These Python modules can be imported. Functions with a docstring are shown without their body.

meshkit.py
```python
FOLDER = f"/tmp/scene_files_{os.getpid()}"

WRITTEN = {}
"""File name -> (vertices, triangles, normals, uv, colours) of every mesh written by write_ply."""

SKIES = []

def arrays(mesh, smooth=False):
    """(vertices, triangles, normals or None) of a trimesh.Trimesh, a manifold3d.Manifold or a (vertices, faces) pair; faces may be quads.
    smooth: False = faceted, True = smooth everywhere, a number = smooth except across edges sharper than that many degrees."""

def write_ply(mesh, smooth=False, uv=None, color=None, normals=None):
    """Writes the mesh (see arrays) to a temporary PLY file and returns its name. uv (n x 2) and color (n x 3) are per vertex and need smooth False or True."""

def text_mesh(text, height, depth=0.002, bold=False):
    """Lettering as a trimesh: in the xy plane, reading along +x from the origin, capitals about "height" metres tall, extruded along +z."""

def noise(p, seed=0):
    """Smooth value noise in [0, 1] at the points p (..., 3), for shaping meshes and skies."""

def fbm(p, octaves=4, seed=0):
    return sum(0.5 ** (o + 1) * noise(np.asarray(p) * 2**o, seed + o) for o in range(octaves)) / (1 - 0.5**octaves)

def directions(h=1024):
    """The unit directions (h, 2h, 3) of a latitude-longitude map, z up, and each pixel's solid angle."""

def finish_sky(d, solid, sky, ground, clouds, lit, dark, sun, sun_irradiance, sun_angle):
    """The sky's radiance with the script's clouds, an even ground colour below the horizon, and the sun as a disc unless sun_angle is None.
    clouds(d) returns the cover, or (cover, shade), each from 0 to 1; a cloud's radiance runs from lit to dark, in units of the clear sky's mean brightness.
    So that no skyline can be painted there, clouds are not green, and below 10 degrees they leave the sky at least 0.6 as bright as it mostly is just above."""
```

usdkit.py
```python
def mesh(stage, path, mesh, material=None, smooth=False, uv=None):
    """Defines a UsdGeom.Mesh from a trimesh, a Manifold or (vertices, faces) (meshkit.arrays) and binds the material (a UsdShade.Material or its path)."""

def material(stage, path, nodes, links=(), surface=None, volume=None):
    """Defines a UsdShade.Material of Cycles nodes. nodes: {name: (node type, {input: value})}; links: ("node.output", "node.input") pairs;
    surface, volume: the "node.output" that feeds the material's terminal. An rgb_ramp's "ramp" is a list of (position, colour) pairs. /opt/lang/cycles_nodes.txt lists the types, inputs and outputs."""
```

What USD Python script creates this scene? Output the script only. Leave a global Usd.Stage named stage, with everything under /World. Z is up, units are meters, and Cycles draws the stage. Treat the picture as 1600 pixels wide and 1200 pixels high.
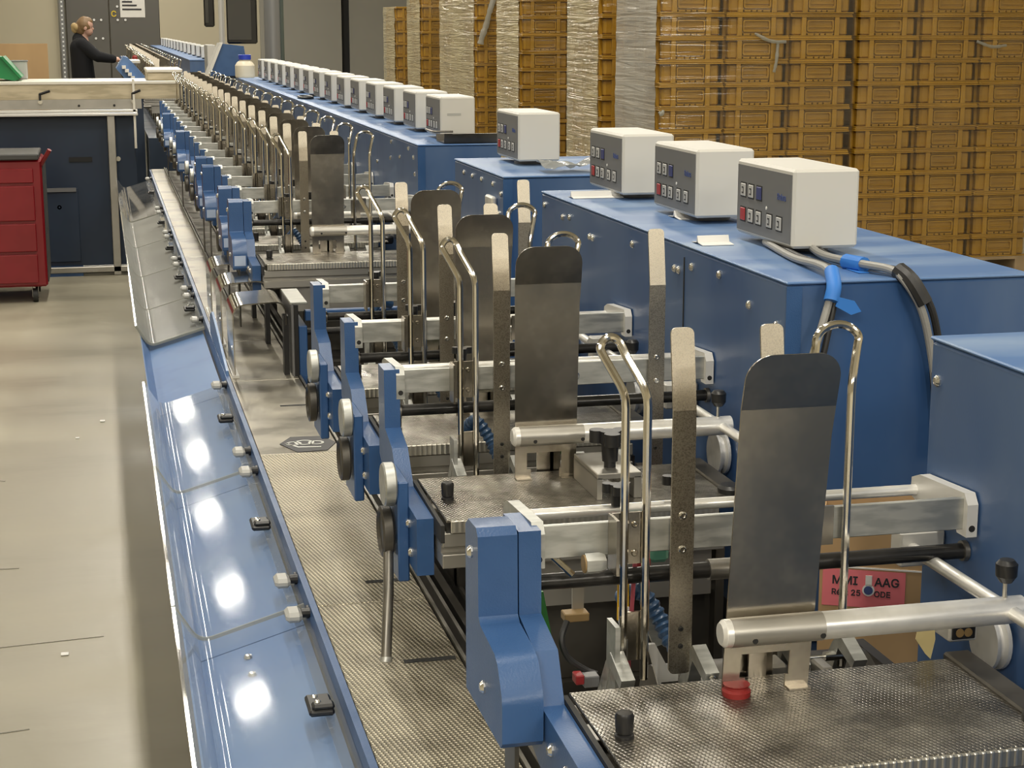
import math, random
import numpy as np, trimesh, manifold3d as m3
from shapely.geometry import Polygon, Point, box as sbox
import usdkit, meshkit
from pxr import Usd, UsdGeom, UsdLux, UsdShade, Gf, Sdf, Vt

stage = Usd.Stage.CreateInMemory()
UsdGeom.SetStageUpAxis(stage, UsdGeom.Tokens.z)
UsdGeom.SetStageMetersPerUnit(stage, 1.0)
UsdGeom.Xform.Define(stage, '/World')
stage.SetDefaultPrim(stage.GetPrimAtPath('/World'))
rng = random.Random(7)
PI = math.pi

# ---------------------------------------------------------------- camera
FPX, VPX, VPY, EYE = 2700.0, 150.0, 39.0, 1.6
yc = np.array([VPX - 800, 600 - VPY, FPX]); yc /= np.linalg.norm(yc)
pit = math.atan2(600 - VPY, FPX)
zc_ = np.array([0, math.cos(pit), -math.sin(pit)])
xc = np.cross(yc, zc_); xc = xc if xc[0] > 0 else -xc
RW = np.stack([xc, yc, zc_])            # world = RW @ (right, up, forward)
cam = UsdGeom.Camera.Define(stage, '/World/camera')
m = np.eye(4); m[0, :3], m[1, :3], m[2, :3] = RW[:, 0], RW[:, 1], -RW[:, 2]; m[3, :3] = (0, 0, EYE)
cam.AddTransformOp().Set(Gf.Matrix4d(m.tolist()))
cam.CreateHorizontalApertureAttr(36.0); cam.CreateVerticalApertureAttr(27.0)
cam.CreateFocalLengthAttr(36.0 * FPX / 1600); cam.CreateClippingRangeAttr(Gf.Vec2f(0.05, 200))
cam.CreateExposureAttr(-0.8)

# ---------------------------------------------------------------- light: rows of ceiling lamps
LAMPS = []
def lamp(x, y, z, sx, sy, inten, col):
    p = f'/World/ceiling_lamp_{len(LAMPS):03d}' if LAMPS else '/World/ceiling_lamp'
    l = UsdLux.RectLight.Define(stage, p); LAMPS.append(p)
    l.CreateWidthAttr(sx); l.CreateHeightAttr(sy); l.CreateIntensityAttr(inten); l.CreateColorAttr(Gf.Vec3f(*col))
    l.AddTranslateOp().Set(Gf.Vec3d(x, y, z))
    pr = l.GetPrim(); pr.SetCustomDataByKey('kind', 'structure')
WARM = (1.0, 0.94, 0.82)
for k in range(12):
    lamp(0.36, -1.2 + 3.0 * k, 4.6, 0.16, 1.5, 132, WARM)
for k in range(8):
    lamp(-4.6, -9.0 + 6.0 * k, 4.6, 0.4, 2.4, 30, WARM)
for k in range(9):
    lamp(5.6 if k < 4 else 2.6, -10.5 + 4.8 * k, 4.6, 0.4, 2.4, 60, WARM)
for k in range(4):
    lamp(3.2 if k % 2 else -2.6, -4.0 - 2.6 * k, 4.6, 1.6, 2.4, 38, WARM)
for k in range(11):
    lamp(-1.4, 2.0 + 2.6 * k, 4.6, 0.22, 0.34, 75, WARM)

# ---------------------------------------------------------------- names and tags
used = {}
def numbered(parent, name):
    k = used.get((parent, name), 0); used[(parent, name)] = k + 1
    return name if k == 0 else f'{name}_{k:03d}'
def tag(p, label=None, cat=None, group=None, kind=None):
    for key, v in (('label', label), ('category', cat), ('group', group), ('kind', kind)):
        if v: p.SetCustomDataByKey(key, v)
    return p
def thing(name, label, cat, loc=(0, 0, 0), rz=0, group=None, kind=None):
    path = '/World/' + numbered('/World', name)
    x = UsdGeom.Xform.Define(stage, path)
    x.AddTranslateOp().Set(Gf.Vec3d(*map(float, loc)))
    if rz: x.AddRotateZOp().Set(float(rz))
    pr = tag(x.GetPrim(), label, cat, group, kind); LOC[path] = np.array(loc, float)
    return pr
LOC = {}
def part(parent, name, mesh, mat, smooth=30, label=None, world=True, kind=None):
    """one Mesh under parent (a prim); mesh given in world coordinates unless world=False"""
    base = str(parent.GetPath())
    path = base + '/' + numbered(base, name)
    if isinstance(mesh, MB): mesh = mesh.get()
    if world:
        top = '/'.join(base.split('/')[:3])
        mesh = mesh.copy(); mesh.apply_translation(-LOC.get(top, np.zeros(3)))
    pr = usdkit.mesh(stage, path, mesh, M[mat], smooth).GetPrim()
    return tag(pr, label, kind=kind)
def solo(name, mesh, mat, label=None, cat=None, smooth=30, group=None, kind=None):
    path = '/World/' + numbered('/World', name)
    if isinstance(mesh, MB): mesh = mesh.get()
    return tag(usdkit.mesh(stage, path, mesh, M[mat], smooth).GetPrim(), label, cat, group, kind)
def struct(name, mesh, mat, smooth=False): return solo(name, mesh, mat, smooth=smooth, kind='structure')
def dup(root, loc, label, rz=0, group=None):
    was = root.GetCustomData()
    r = thing(root.GetName().rstrip('_0123456789'), label, was['category'], loc, rz, group or was.get('group'))
    r.GetReferences().AddInternalReference(root.GetPath()); r.SetInstanceable(True)
    return r

# ---------------------------------------------------------------- mesh helpers
def bxm(x0, x1, y0, y1, z0, z1, b=0.0):
    if b <= 0:
        m_ = trimesh.creation.box((x1 - x0, y1 - y0, z1 - z0)); m_.apply_translation(((x0 + x1) / 2, (y0 + y1) / 2, (z0 + z1) / 2)); return m_
    b = min(b, .45 * min(x1 - x0, y1 - y0, z1 - z0))
    pts = []
    for sx in (0, 1):
        for sy in (0, 1):
            for sz in (0, 1):
                c = ((x0, x1)[sx], (y0, y1)[sy], (z0, z1)[sz]); d = (1 - 2 * sx, 1 - 2 * sy, 1 - 2 * sz)
                for k in range(3):
                    pts.append([c[i] + (0 if i == k else b * d[i]) for i in range(3)])
    return trimesh.convex.convex_hull(np.array(pts))
def tube_mesh(path, r, n=10, caps=True):
    P = np.asarray(path, float); k = len(P)
    T = np.gradient(P, axis=0) if k > 2 else np.repeat([P[1] - P[0]], 2, 0)
    T /= np.linalg.norm(T, axis=1)[:, None]
    R = np.full(k, r) if np.ndim(r) == 0 else np.asarray(r, float)
    up = np.array([0, 0, 1.0]) if abs(T[0, 2]) < .9 else np.array([1.0, 0, 0])
    u = np.cross(T[0], up); u /= np.linalg.norm(u)
    V = []
    for i in range(k):
        u = u - T[i] * np.dot(u, T[i]); u /= np.linalg.norm(u); w = np.cross(T[i], u)
        for j in range(n):
            a = 2 * PI * j / n; V.append(P[i] + R[i] * (math.cos(a) * u + math.sin(a) * w))
    F = []
    for i in range(k - 1):
        for j in range(n):
            a, b = i * n + j, i * n + (j + 1) % n; F += [[a, b, b + n], [a, b + n, a + n]]
    if caps:
        V += [P[0], P[-1]]; c0, c1 = len(V) - 2, len(V) - 1
        for j in range(n):
            F += [[c0, (j + 1) % n, j], [c1, (k - 1) * n + j, (k - 1) * n + (j + 1) % n]]
    t_ = trimesh.Trimesh(np.array(V), np.array(F), process=False); t_.fix_normals() if False else None
    return t_
def smooth_path(pts, n=6):
    """Catmull-Rom through the points"""
    P = np.asarray(pts, float); P = np.vstack([2 * P[0] - P[1], P, 2 * P[-1] - P[-2]]); out = []
    for i in range(1, len(P) - 2):
        for t in np.linspace(0, 1, n, endpoint=False):
            a, b, c, d = P[i - 1:i + 3]
            out.append(.5 * (2 * b + (c - a) * t + (2 * a - 5 * b + 4 * c - d) * t * t + (3 * b - a - 3 * c + d) * t ** 3))
    out.append(P[-2]); return np.array(out)
def round_path(pts, rad, n=5):
    P = [np.asarray(p, float) for p in pts]; out = [P[0]]
    for i in range(1, len(P) - 1):
        a, b, c = P[i - 1], P[i], P[i + 1]
        u, v = a - b, c - b; lu, lv = np.linalg.norm(u), np.linalg.norm(v)
        r = min(rad, .49 * lu, .49 * lv); p0, p1 = b + u / lu * r, b + v / lv * r
        for t in np.linspace(0, 1, n): out.append((1 - t) ** 2 * p0 + 2 * t * (1 - t) * b + t * t * p1)
    out.append(P[-1]); return np.array(out)
def cylm(p0, p1, r, n=16): return tube_mesh([p0, p1], r, n)
def extr(poly, axis, a, b):
    """extrude a shapely polygon between a and b along axis; polygon coordinates are the two other axes in order"""
    m_ = trimesh.creation.extrude_polygon(poly, b - a, engine='earcut'); v = m_.vertices.copy(); o = np.zeros_like(v)
    i, j = [k for k in range(3) if k != axis]
    o[:, i], o[:, j], o[:, axis] = v[:, 0], v[:, 1], v[:, 2] + a
    f = m_.faces[:, ::-1] if axis == 1 else m_.faces
    return trimesh.Trimesh(o, f, process=False)
def sheet(profile, axis, a, b, t):
    """a bent sheet of thickness t whose section (two other axes) is the polyline profile"""
    from shapely.geometry import LineString
    return extr(LineString(profile).buffer(t / 2, cap_style=2, join_style=2), axis, a, b)
def lathe(profile, c, axis=2, n=20):
    m_ = trimesh.creation.revolve(np.array(profile, float), sections=n)
    if axis == 0: m_.apply_transform(trimesh.transformations.rotation_matrix(PI / 2, (0, 1, 0)))
    if axis == 1: m_.apply_transform(trimesh.transformations.rotation_matrix(-PI / 2, (1, 0, 0)))
    m_.apply_translation(c); return m_
class MB:
    def __init__(s): s.l = []
    def add(s, m_): s.l.append(m_); return s
    def bx(s, *a, **k): return s.add(bxm(*a, **k))
    def cyl(s, *a, **k): return s.add(cylm(*a, **k))
    def tube(s, *a, **k): return s.add(tube_mesh(*a, **k))
    def get(s): return trimesh.util.concatenate(s.l)
def man(x): 
    x = x.copy(); x.merge_vertices()
    return m3.Manifold(m3.Mesh(np.asarray(x.vertices, np.float32), np.asarray(x.faces, np.uint32)))
def text_on(txt, h, origin, right, up, bold=True, depth=.0006):
    t = meshkit.text_mesh(txt, h, depth, bold)
    r, u = np.array(right, float), np.array(up, float); r /= np.linalg.norm(r); u /= np.linalg.norm(u); n = np.cross(r, u)
    T = np.eye(4); T[:3, 0], T[:3, 1], T[:3, 2], T[:3, 3] = r, u, n, origin; t.apply_transform(T); return t

# ---------------------------------------------------------------- materials
M = {}
def mat(name, nodes, links=(), surface='p.BSDF'):
    M[name] = usdkit.material(stage, '/World/Looks/' + name, nodes, links, surface); return M[name]
def plain(name, col, rough=.5, metal=0.0, **k):
    return mat(name, {'p': ('principled_bsdf', dict(base_color=col, roughness=rough, metallic=metal, **k))})
def worn(name, c1, c2, scale, rough=(.3, .5), metal=0.0, bump=0.0, bscale=200, stretch=(1, 1, 1), lo=.4, hi=.65, dist=.001, detail=4, **k):
    """two tones mixed by noise, with uneven gloss and an optional fine bump"""
    n = {'g': ('geometry', {}), 'mp': ('mapping', {'scale': stretch}), 'n': ('noise_texture', {'scale': scale, 'detail': detail}),
         'r': ('rgb_ramp', {'ramp': [(0, c1), (lo, c1), (hi, c2), (1, c2)]}),
         'rr': ('map_range', {'from_min': lo, 'from_max': hi, 'to_min': rough[0], 'to_max': rough[1], 'clamp': True}),
         'p': ('principled_bsdf', dict(metallic=metal, **k))}
    l = [('g.position', 'mp.vector'), ('mp.vector', 'n.vector'), ('n.fac', 'r.fac'), ('r.color', 'p.base_color'), ('n.fac', 'rr.value'), ('rr.result', 'p.roughness')]
    if bump:
        n['n2'] = ('noise_texture', {'scale': bscale, 'detail': 2}); n['b'] = ('bump', {'strength': bump, 'distance': dist})
        l += [('g.position', 'n2.vector'), ('n2.fac', 'b.height'), ('b.normal', 'p.normal')]
    return mat(name, n, l)
worn('floor_concrete', (.30, .275, .205), (.39, .36, .272), 1.6, (.33, .5), 0, .15, 30, (.5, 1.4, 1), .35, .7, .002, 6)
plain('floor_scuff', (.20, .185, .145), .5)
worn('wall_paint', (.50, .455, .34), (.54, .49, .37), .5, (.6, .7))
worn('wall_grey', (.30, .29, .255), (.33, .32, .28), .6, (.6, .7))
plain('ceiling_paint', (.55, .54, .50), .8)
plain('door_grey', (.115, .11, .10), .45)
plain('dark_gap', (.012, .012, .012), .7)
plain('paper', (.82, .81, .78), .6)
plain('ink', (.03, .03, .035), .6)
plain('yellow_sticker', (.75, .55, .03), .5)
plain('rack_grey', (.23, .235, .24), .4, .3)
worn('blue_paint', (.028, .082, .215), (.034, .096, .245), 7, (.30, .42), 0, .28, 420, dist=.0008, coat_weight=.15, coat_roughness=.25)
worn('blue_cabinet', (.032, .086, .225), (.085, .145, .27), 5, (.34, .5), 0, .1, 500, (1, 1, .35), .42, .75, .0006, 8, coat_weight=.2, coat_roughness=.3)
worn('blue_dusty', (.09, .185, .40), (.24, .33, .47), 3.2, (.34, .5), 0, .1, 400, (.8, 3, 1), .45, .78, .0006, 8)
worn('blue_panel', (.10, .20, .43), (.14, .25, .47), 4, (.35, .45), 0, .05, 300)
worn('navy_paint', (.012, .024, .05), (.015, .03, .06), 3, (.4, .5))
worn('steel_brushed', (.40, .365, .305), (.46, .42, .355), 14, (.20, .27), 1.0, .03, 700, (1, 1, 1), .35, .65, .0002, 4, anisotropic=.5)
worn('steel_grain', (.40, .365, .30), (.44, .40, .33), 700, (.30, .40), 1.0, .30, 1800, lo=.35, hi=.65, dist=.0002)
plain('chrome', (.66, .63, .57), .13, 1.0)
plain('screw_steel', (.78, .77, .74), .2, 1.0)
worn('galvanised', (.43, .44, .42), (.54, .545, .52), 25, (.40, .5), .85, .06, 300, (1, 4, 4), .4, .6, .0003)
worn('aluminium', (.80, .79, .76), (.87, .86, .83), 15, (.30, .38), .65, .02, 500)
worn('alu_profile', (.40, .385, .35), (.46, .44, .40), 8, (.38, .45), .85)
plain('alu_white', (.70, .69, .66), .38, .3)
worn('black_rod', (.012, .012, .012), (.03, .028, .026), 12, (.22, .35), .3)
plain('black_plastic', (.014, .014, .015), .38)
plain('dark_rubber', (.02, .02, .02), .6)
worn('dark_steel', (.075, .07, .062), (.13, .12, .105), 9, (.35, .5), .7)
worn('mid_steel', (.20, .19, .17), (.28, .265, .235), 14, (.35, .48), .8)
worn('pan_steel', (.055, .052, .048), (.10, .095, .085), 6, (.4, .55), .6)
def tread(name, c1, c2, period, ang, rough, bumpd, dirt_scale, metal=.9, dark=.25, fac=.55):
    """checker-embossed plate: two crossed wave patterns as relief, dirt by noise"""
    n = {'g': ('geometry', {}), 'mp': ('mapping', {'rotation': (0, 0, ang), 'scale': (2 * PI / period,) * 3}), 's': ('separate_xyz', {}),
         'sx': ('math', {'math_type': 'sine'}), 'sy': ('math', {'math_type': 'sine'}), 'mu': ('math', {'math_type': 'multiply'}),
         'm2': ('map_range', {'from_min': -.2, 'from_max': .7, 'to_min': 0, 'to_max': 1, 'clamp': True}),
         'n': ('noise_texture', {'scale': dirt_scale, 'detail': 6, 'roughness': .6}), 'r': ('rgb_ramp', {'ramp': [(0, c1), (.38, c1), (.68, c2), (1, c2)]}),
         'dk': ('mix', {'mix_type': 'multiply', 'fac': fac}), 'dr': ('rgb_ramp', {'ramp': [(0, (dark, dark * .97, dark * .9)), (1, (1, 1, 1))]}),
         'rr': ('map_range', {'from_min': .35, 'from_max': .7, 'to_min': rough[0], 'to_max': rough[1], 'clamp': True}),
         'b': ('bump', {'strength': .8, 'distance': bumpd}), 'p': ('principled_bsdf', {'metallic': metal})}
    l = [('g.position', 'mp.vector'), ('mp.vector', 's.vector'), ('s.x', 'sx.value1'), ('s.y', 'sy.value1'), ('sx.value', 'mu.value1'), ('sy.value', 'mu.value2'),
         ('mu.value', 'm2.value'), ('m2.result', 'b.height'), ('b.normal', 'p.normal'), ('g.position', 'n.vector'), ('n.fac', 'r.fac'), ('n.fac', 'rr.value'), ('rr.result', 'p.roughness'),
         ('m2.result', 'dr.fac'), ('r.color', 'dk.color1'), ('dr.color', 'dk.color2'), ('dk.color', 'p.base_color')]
    return mat(name, n, l)
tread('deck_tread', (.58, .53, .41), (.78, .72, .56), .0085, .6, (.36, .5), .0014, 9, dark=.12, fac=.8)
worn('deck_plain', (.22, .205, .17), (.37, .345, .285), 7, (.33, .48), .85)
tread('tray_tread', (.25, .235, .21), (.50, .475, .42), .0065, .45, (.20, .40), .0005, 13, dark=.35, fac=.45)
tread('lip_steel', (.66, .64, .58), (.80, .78, .72), .0075, 0, (.3, .4), .0006, 5, dark=.55, fac=.6)
plain('box_white', (.60, .59, .555), .5)
plain('panel_grey', (.155, .158, .163), .42)
plain('button_light', (.46, .46, .45), .5)
plain('button_red', (.36, .03, .035), .45)
plain('button_blue', (.035, .045, .16), .45)
plain('logo_blue', (.06, .09, .24), .5)
plain('box_base', (.15, .15, .155), .4)
plain('cable_grey', (.30, .295, .28), .45)
plain('cable_black', (.02, .02, .021), .45)
plain('tape_blue', (.03, .19, .62), .55)
plain('sticker_blue', (.36, .44, .60), .5)
plain('tape_white', (.78, .79, .80), .5)
worn('cardboard', (.46, .30, .15), (.52, .345, .175), 6, (.7, .8), stretch=(1, 1, .3))
plain('label_pink', (.82, .20, .23), .6)
plain('label_yellow', (.72, .42, .02), .45)
plain('tape_cream', (.72, .60, .30), .5)
plain('rubber_red', (.27, .022, .02), .45)
plain('green_paint', (.02, .16, .03), .45)
plain('strip_pink', (.45, .09, .12), .45)
plain('sensor_brown', (.26, .17, .07), .5)
plain('hose_blue', (.03, .075, .16), .35)
plain('orange_part', (.80, .40, .02), .4)
plain('mint_plastic', (.10, .30, .22), .4)
worn('cart_red', (.19, .007, .012), (.22, .009, .015), 4, (.32, .4))
plain('cart_dark', (.05, .05, .05), .5)
worn('conveyor_cream', (.50, .435, .31), (.62, .545, .40), 5, (.3, .42), .55, stretch=(1, 1, 6))
plain('cream_bright', (.74, .71, .63), .4, .2)
worn('crate_yellow', (.31, .162, .008), (.37, .20, .013), 5, (.34, .46), subsurface_weight=0.0)
plain('crate_shadow_yellow', (.30, .14, .006), .45)
worn('pallet_wood', (.28, .2, .11), (.36, .26, .15), 8, (.7, .8))
plain('skin', (.55, .33, .25), .5)
plain('hair', (.20, .12, .055), .5)
plain('hair_blonde', (.42, .30, .14), .5)
plain('hoodie_black', (.004, .0045, .007), .9)
plain('trousers_dark', (.02, .022, .03), .8)
plain('shoe_dark', (.03, .03, .03), .6)
plain('screen_black', (.012, .012, .013), .18)
plain('screen_off', (.05, .05, .048), .12)
plain('pole_green', (.075, .095, .085), .45)
plain('jug_white', (.70, .64, .50), .4)
plain('cap_blue', (.02, .05, .42), .35)
plain('green_plastic', (.01, .20, .06), .4)
plain('switch_grey', (.42, .42, .40), .4)
def pane(name, tint, gloss, haze=None, hazec=(.6, .6, .6), rough=.04, ior=1.45):
    n = {'t': ('transparent_bsdf', {'color': tint}), 'g': ('glossy_bsdf', {'color': (1, 1, 1), 'roughness': rough}), 'f': ('fresnel', {'IOR': ior}), 'a': ('mix_closure', {}), 'gb': ('geometry', {}), 'iv': ('math', {'math_type': 'subtract', 'value1': 1.0}), 'ff': ('math', {'math_type': 'multiply'})}
    l = [('gb.backfacing', 'iv.value2'), ('f.fac', 'ff.value1'), ('iv.value', 'ff.value2'), ('ff.value', 'a.fac'), ('t.BSDF', 'a.closure1'), ('g.BSDF', 'a.closure2')]; out = 'a.closure'
    if haze is not None:
        n.update({'geo': ('geometry', {}), 'mp': ('mapping', {'scale': haze[2]}), 'ns': ('noise_texture', {'scale': haze[3], 'detail': 5}),
                  'mr': ('map_range', {'from_min': .3, 'from_max': .7, 'to_min': haze[0], 'to_max': haze[1], 'clamp': True}),
                  'd': ('diffuse_bsdf', {'color': hazec}), 'tl': ('translucent_bsdf', {'color': hazec}), 'dm': ('mix_closure', {'fac': .4}), 'h': ('mix_closure', {})})
        l += [('geo.position', 'mp.vector'), ('mp.vector', 'ns.vector'), ('ns.fac', 'mr.value'), ('mr.result', 'h.fac'), ('d.BSDF', 'dm.closure1'), ('tl.BSDF', 'dm.closure2'),
              ('a.closure', 'h.closure1'), ('dm.closure', 'h.closure2')]; out = 'h.closure'
    return mat(name, n, l, out)
pane('acrylic', (.97, .98, .985), 1, (.02, .10, (1, 1, 1), 4), (.62, .64, .66), .06, 1.28)
pane('acrylic_edge', (.85, .86, .84), 1, (.4, .6, (1, 1, 1), 4), (.50, .50, .45), .2)
pane('acrylic_frost', (.93, .93, .92), 1, (.55, .68, (1, 1, 1), 3), (.43, .437, .42), .15)
pane('acrylic_clear', (.93, .94, .94), 1, (.02, .10, (1, 1, 1), 6), (.6, .6, .6), .05)
def film(name, lo, hi, col, strength, k):
    """wrinkled stretch film"""
    n = {'t': ('transparent_bsdf', {'color': (.96, .96, .95)}), 'g': ('glossy_bsdf', {'color': (1, 1, 1), 'roughness': .16}), 'f': ('fresnel', {'IOR': 1.5}), 'a': ('mix_closure', {}), 'iv': ('math', {'math_type': 'subtract', 'value1': 1.0}), 'ff': ('math', {'math_type': 'multiply'}),
         'geo': ('geometry', {}), 'mp': ('mapping', {'scale': (1.2, 1.2, 26), 'rotation': (.03, .05, 0)}), 'w': ('noise_texture', {'scale': k, 'detail': 3, 'distortion': .8}),
         'b': ('bump', {'strength': strength, 'distance': .03}), 'ns': ('noise_texture', {'scale': 2.2, 'detail': 4}), 'ad': ('math', {'math_type': 'multiply_add', 'value2': .45}),
         'mr': ('map_range', {'from_min': .45, 'from_max': .95, 'to_min': lo, 'to_max': hi, 'clamp': True}), 'd': ('diffuse_bsdf', {'color': col}), 'h': ('mix_closure', {})}
    l = [('geo.position', 'mp.vector'), ('mp.vector', 'w.vector'), ('w.fac', 'b.height'), ('b.normal', 'g.normal'), ('b.normal', 'd.normal'), ('geo.backfacing', 'iv.value2'), ('f.fac', 'ff.value1'), ('iv.value', 'ff.value2'), ('ff.value', 'a.fac'), ('t.BSDF', 'a.closure1'), ('g.BSDF', 'a.closure2'),
         ('geo.position', 'ns.vector'), ('w.fac', 'ad.value1'), ('ns.fac', 'ad.value3'), ('ad.value', 'mr.value'), ('mr.result', 'h.fac'), ('a.closure', 'h.closure1'), ('d.BSDF', 'h.closure2')]
    return mat(name, n, l, 'h.closure')
film('film_wrap', .25, .75, (.46, .40, .25), .9, 1.6)
film('film_grey', .45, .80, (.42, .40, .35), .5, .8)
film('film_thin', .0, .07, (.55, .5, .42), .4, 1.0)
for mname in ('film_wrap', 'film_grey', 'film_thin'): pass

# ================================================================= the room
struct('floor', bxm(-8, 9, -16, 37, -.1, 0), 'floor_concrete')
struct('ceiling', bxm(-8, 9, -16, 37, 5.6, 5.7), 'ceiling_paint')
struct('wall_left', bxm(-8.1, -8, -16, 37, 0, 5.6), 'wall_paint')
struct('wall_right', bxm(9, 9.1, -16, 37, 0, 5.6), 'wall_paint')
struct('wall_front', bxm(-8, 9, -16.1, -16, 0, 5.6), 'wall_paint')
struct('wall_back', bxm(-8, 9, 37, 37.1, 0, 5.6), 'wall_paint')
# partition walls seen at the far end
struct('wall_partition_left', bxm(-8, -.66, 33.0, 33.15, 0, 4), 'wall_paint')
struct('wall_partition_middle', bxm(1.14, 2.96, 33.0, 33.12, 0, 4), 'wall_paint')
struct('wall_partition_right', bxm(2.96, 4.475, 32.9, 33.02, 0, 4), 'wall_grey')
struct('wall_partition_end', bxm(4.635, 7.5, 33.0, 33.12, 0, 4), 'wall_grey')
struct('trim', bxm(4.475, 4.635, 33.05, 33.1, 0, 4), 'dark_gap')
struct('trim', bxm(-.66, -.52, 33.1, 33.15, 0, 4), 'wall_grey')
d = thing('door', None, None, (.3, 33.05, 0), kind='structure')
part(d, 'door_panel', bxm(-.52, .235, 33.0, 33.1, 0, 4.0, .01), 'door_grey'); part(d, 'door_panel', bxm(.245, 1.14, 33.0, 33.1, 0, 4.0, .01), 'door_grey')
rk = thing('rack_upright', 'perforated grey rack upright standing beside the grey door', 'rack upright', (-.59, 32.9, 0))
part(rk, 'post', bxm(-.625, -.555, 32.86, 32.92, 0, 3.6), 'rack_grey')
for k in range(44): part(rk, 'hole', bxm(-.605, -.575, 32.856, 32.861, .12 + .078 * k, .15 + .078 * k), 'tape_white')
sg = thing('paper_sign', 'white printed paper notice taped on the grey door', 'sign', (.66, 32.99, 1.73))
part(sg, 'sheet', bxm(.441, .884, 32.99, 32.997, 1.735, 2.28), 'paper')
for z, a, b in ((2.00, .48, .66), (1.935, .48, .74), (1.865, .48, .82)): part(sg, 'text_line', bxm(a, b, 32.984, 32.991, z, z + .028), 'ink')
solo('letter_sticker', text_on('C', .10, (.27, 32.994, 1.75), (1, 0, 0), (0, 0, 1), True, .005), 'yellow_sticker', 'yellow letter C stuck on the grey door left of the paper notice', 'sticker')
for u, z, w in ((-.03, 1.69, 'upper left one on the left leaf'), (.095, 1.69, 'upper right one on the left leaf'), (.39, 1.69, 'under the paper notice, left one'), (.527, 1.69, 'under the paper notice, right one'), (-.011, 1.36, 'lower left one on the left leaf'), (.114, 1.36, 'lower right one on the left leaf'), (.39, 1.93, 'touching the left edge of the notice')):
    solo('door_magnet', cylm((u, 32.998, z), (u, 32.985, z), .022, 10), 'tape_white', 'round white magnet on grey door, ' + w, 'magnet')
# floor marks
for i, (u0, v0, ln, w, a) in enumerate(((.02, 4.5, .35, .004, .1), (-.25, 5.2, .4, .006, -.1), (-.1, 3.9, .25, .006, .15), (-.3, 3.75, .2, .008, .1), (-.2, 4.75, .12, .02, .2), (-.28, 6.3, .3, .006, -.4))):
    mk = bxm(-ln / 2, ln / 2, -w / 2, w / 2, .0005, .0012); mk.apply_transform(trimesh.transformations.rotation_matrix(a, (0, 0, 1))); mk.apply_translation((u0 - .25, v0, 0))
    solo('floor_scuff_mark', mk, 'floor_scuff', ['dark hairline scuff nearest the machine on the concrete floor', 'long dark scuff farther up the aisle floor', 'short dark scuff low in the aisle', 'lowest dark scuff on the aisle floor', 'wide blurred scuff in the middle of the aisle floor', 'slanted scuff farthest up the aisle floor'][i], 'scuff mark')
solo('paper_scrap', bxm(-.165, -.145, 4.39, 4.41, .001, .004, .001), 'paper', 'tiny white paper scrap on the aisle floor, low in the photo', 'scrap')
solo('paper_scrap', bxm(-.06, -.04, 7.13, 7.16, .001, .004, .001), 'paper', 'tiny white paper scrap farthest up the aisle floor', 'scrap')
solo('paper_scrap', bxm(-.155, -.14, 6.85, 6.87, .001, .004, .001), 'paper', 'tiny white paper scrap just in front of the farthest one', 'scrap')

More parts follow.
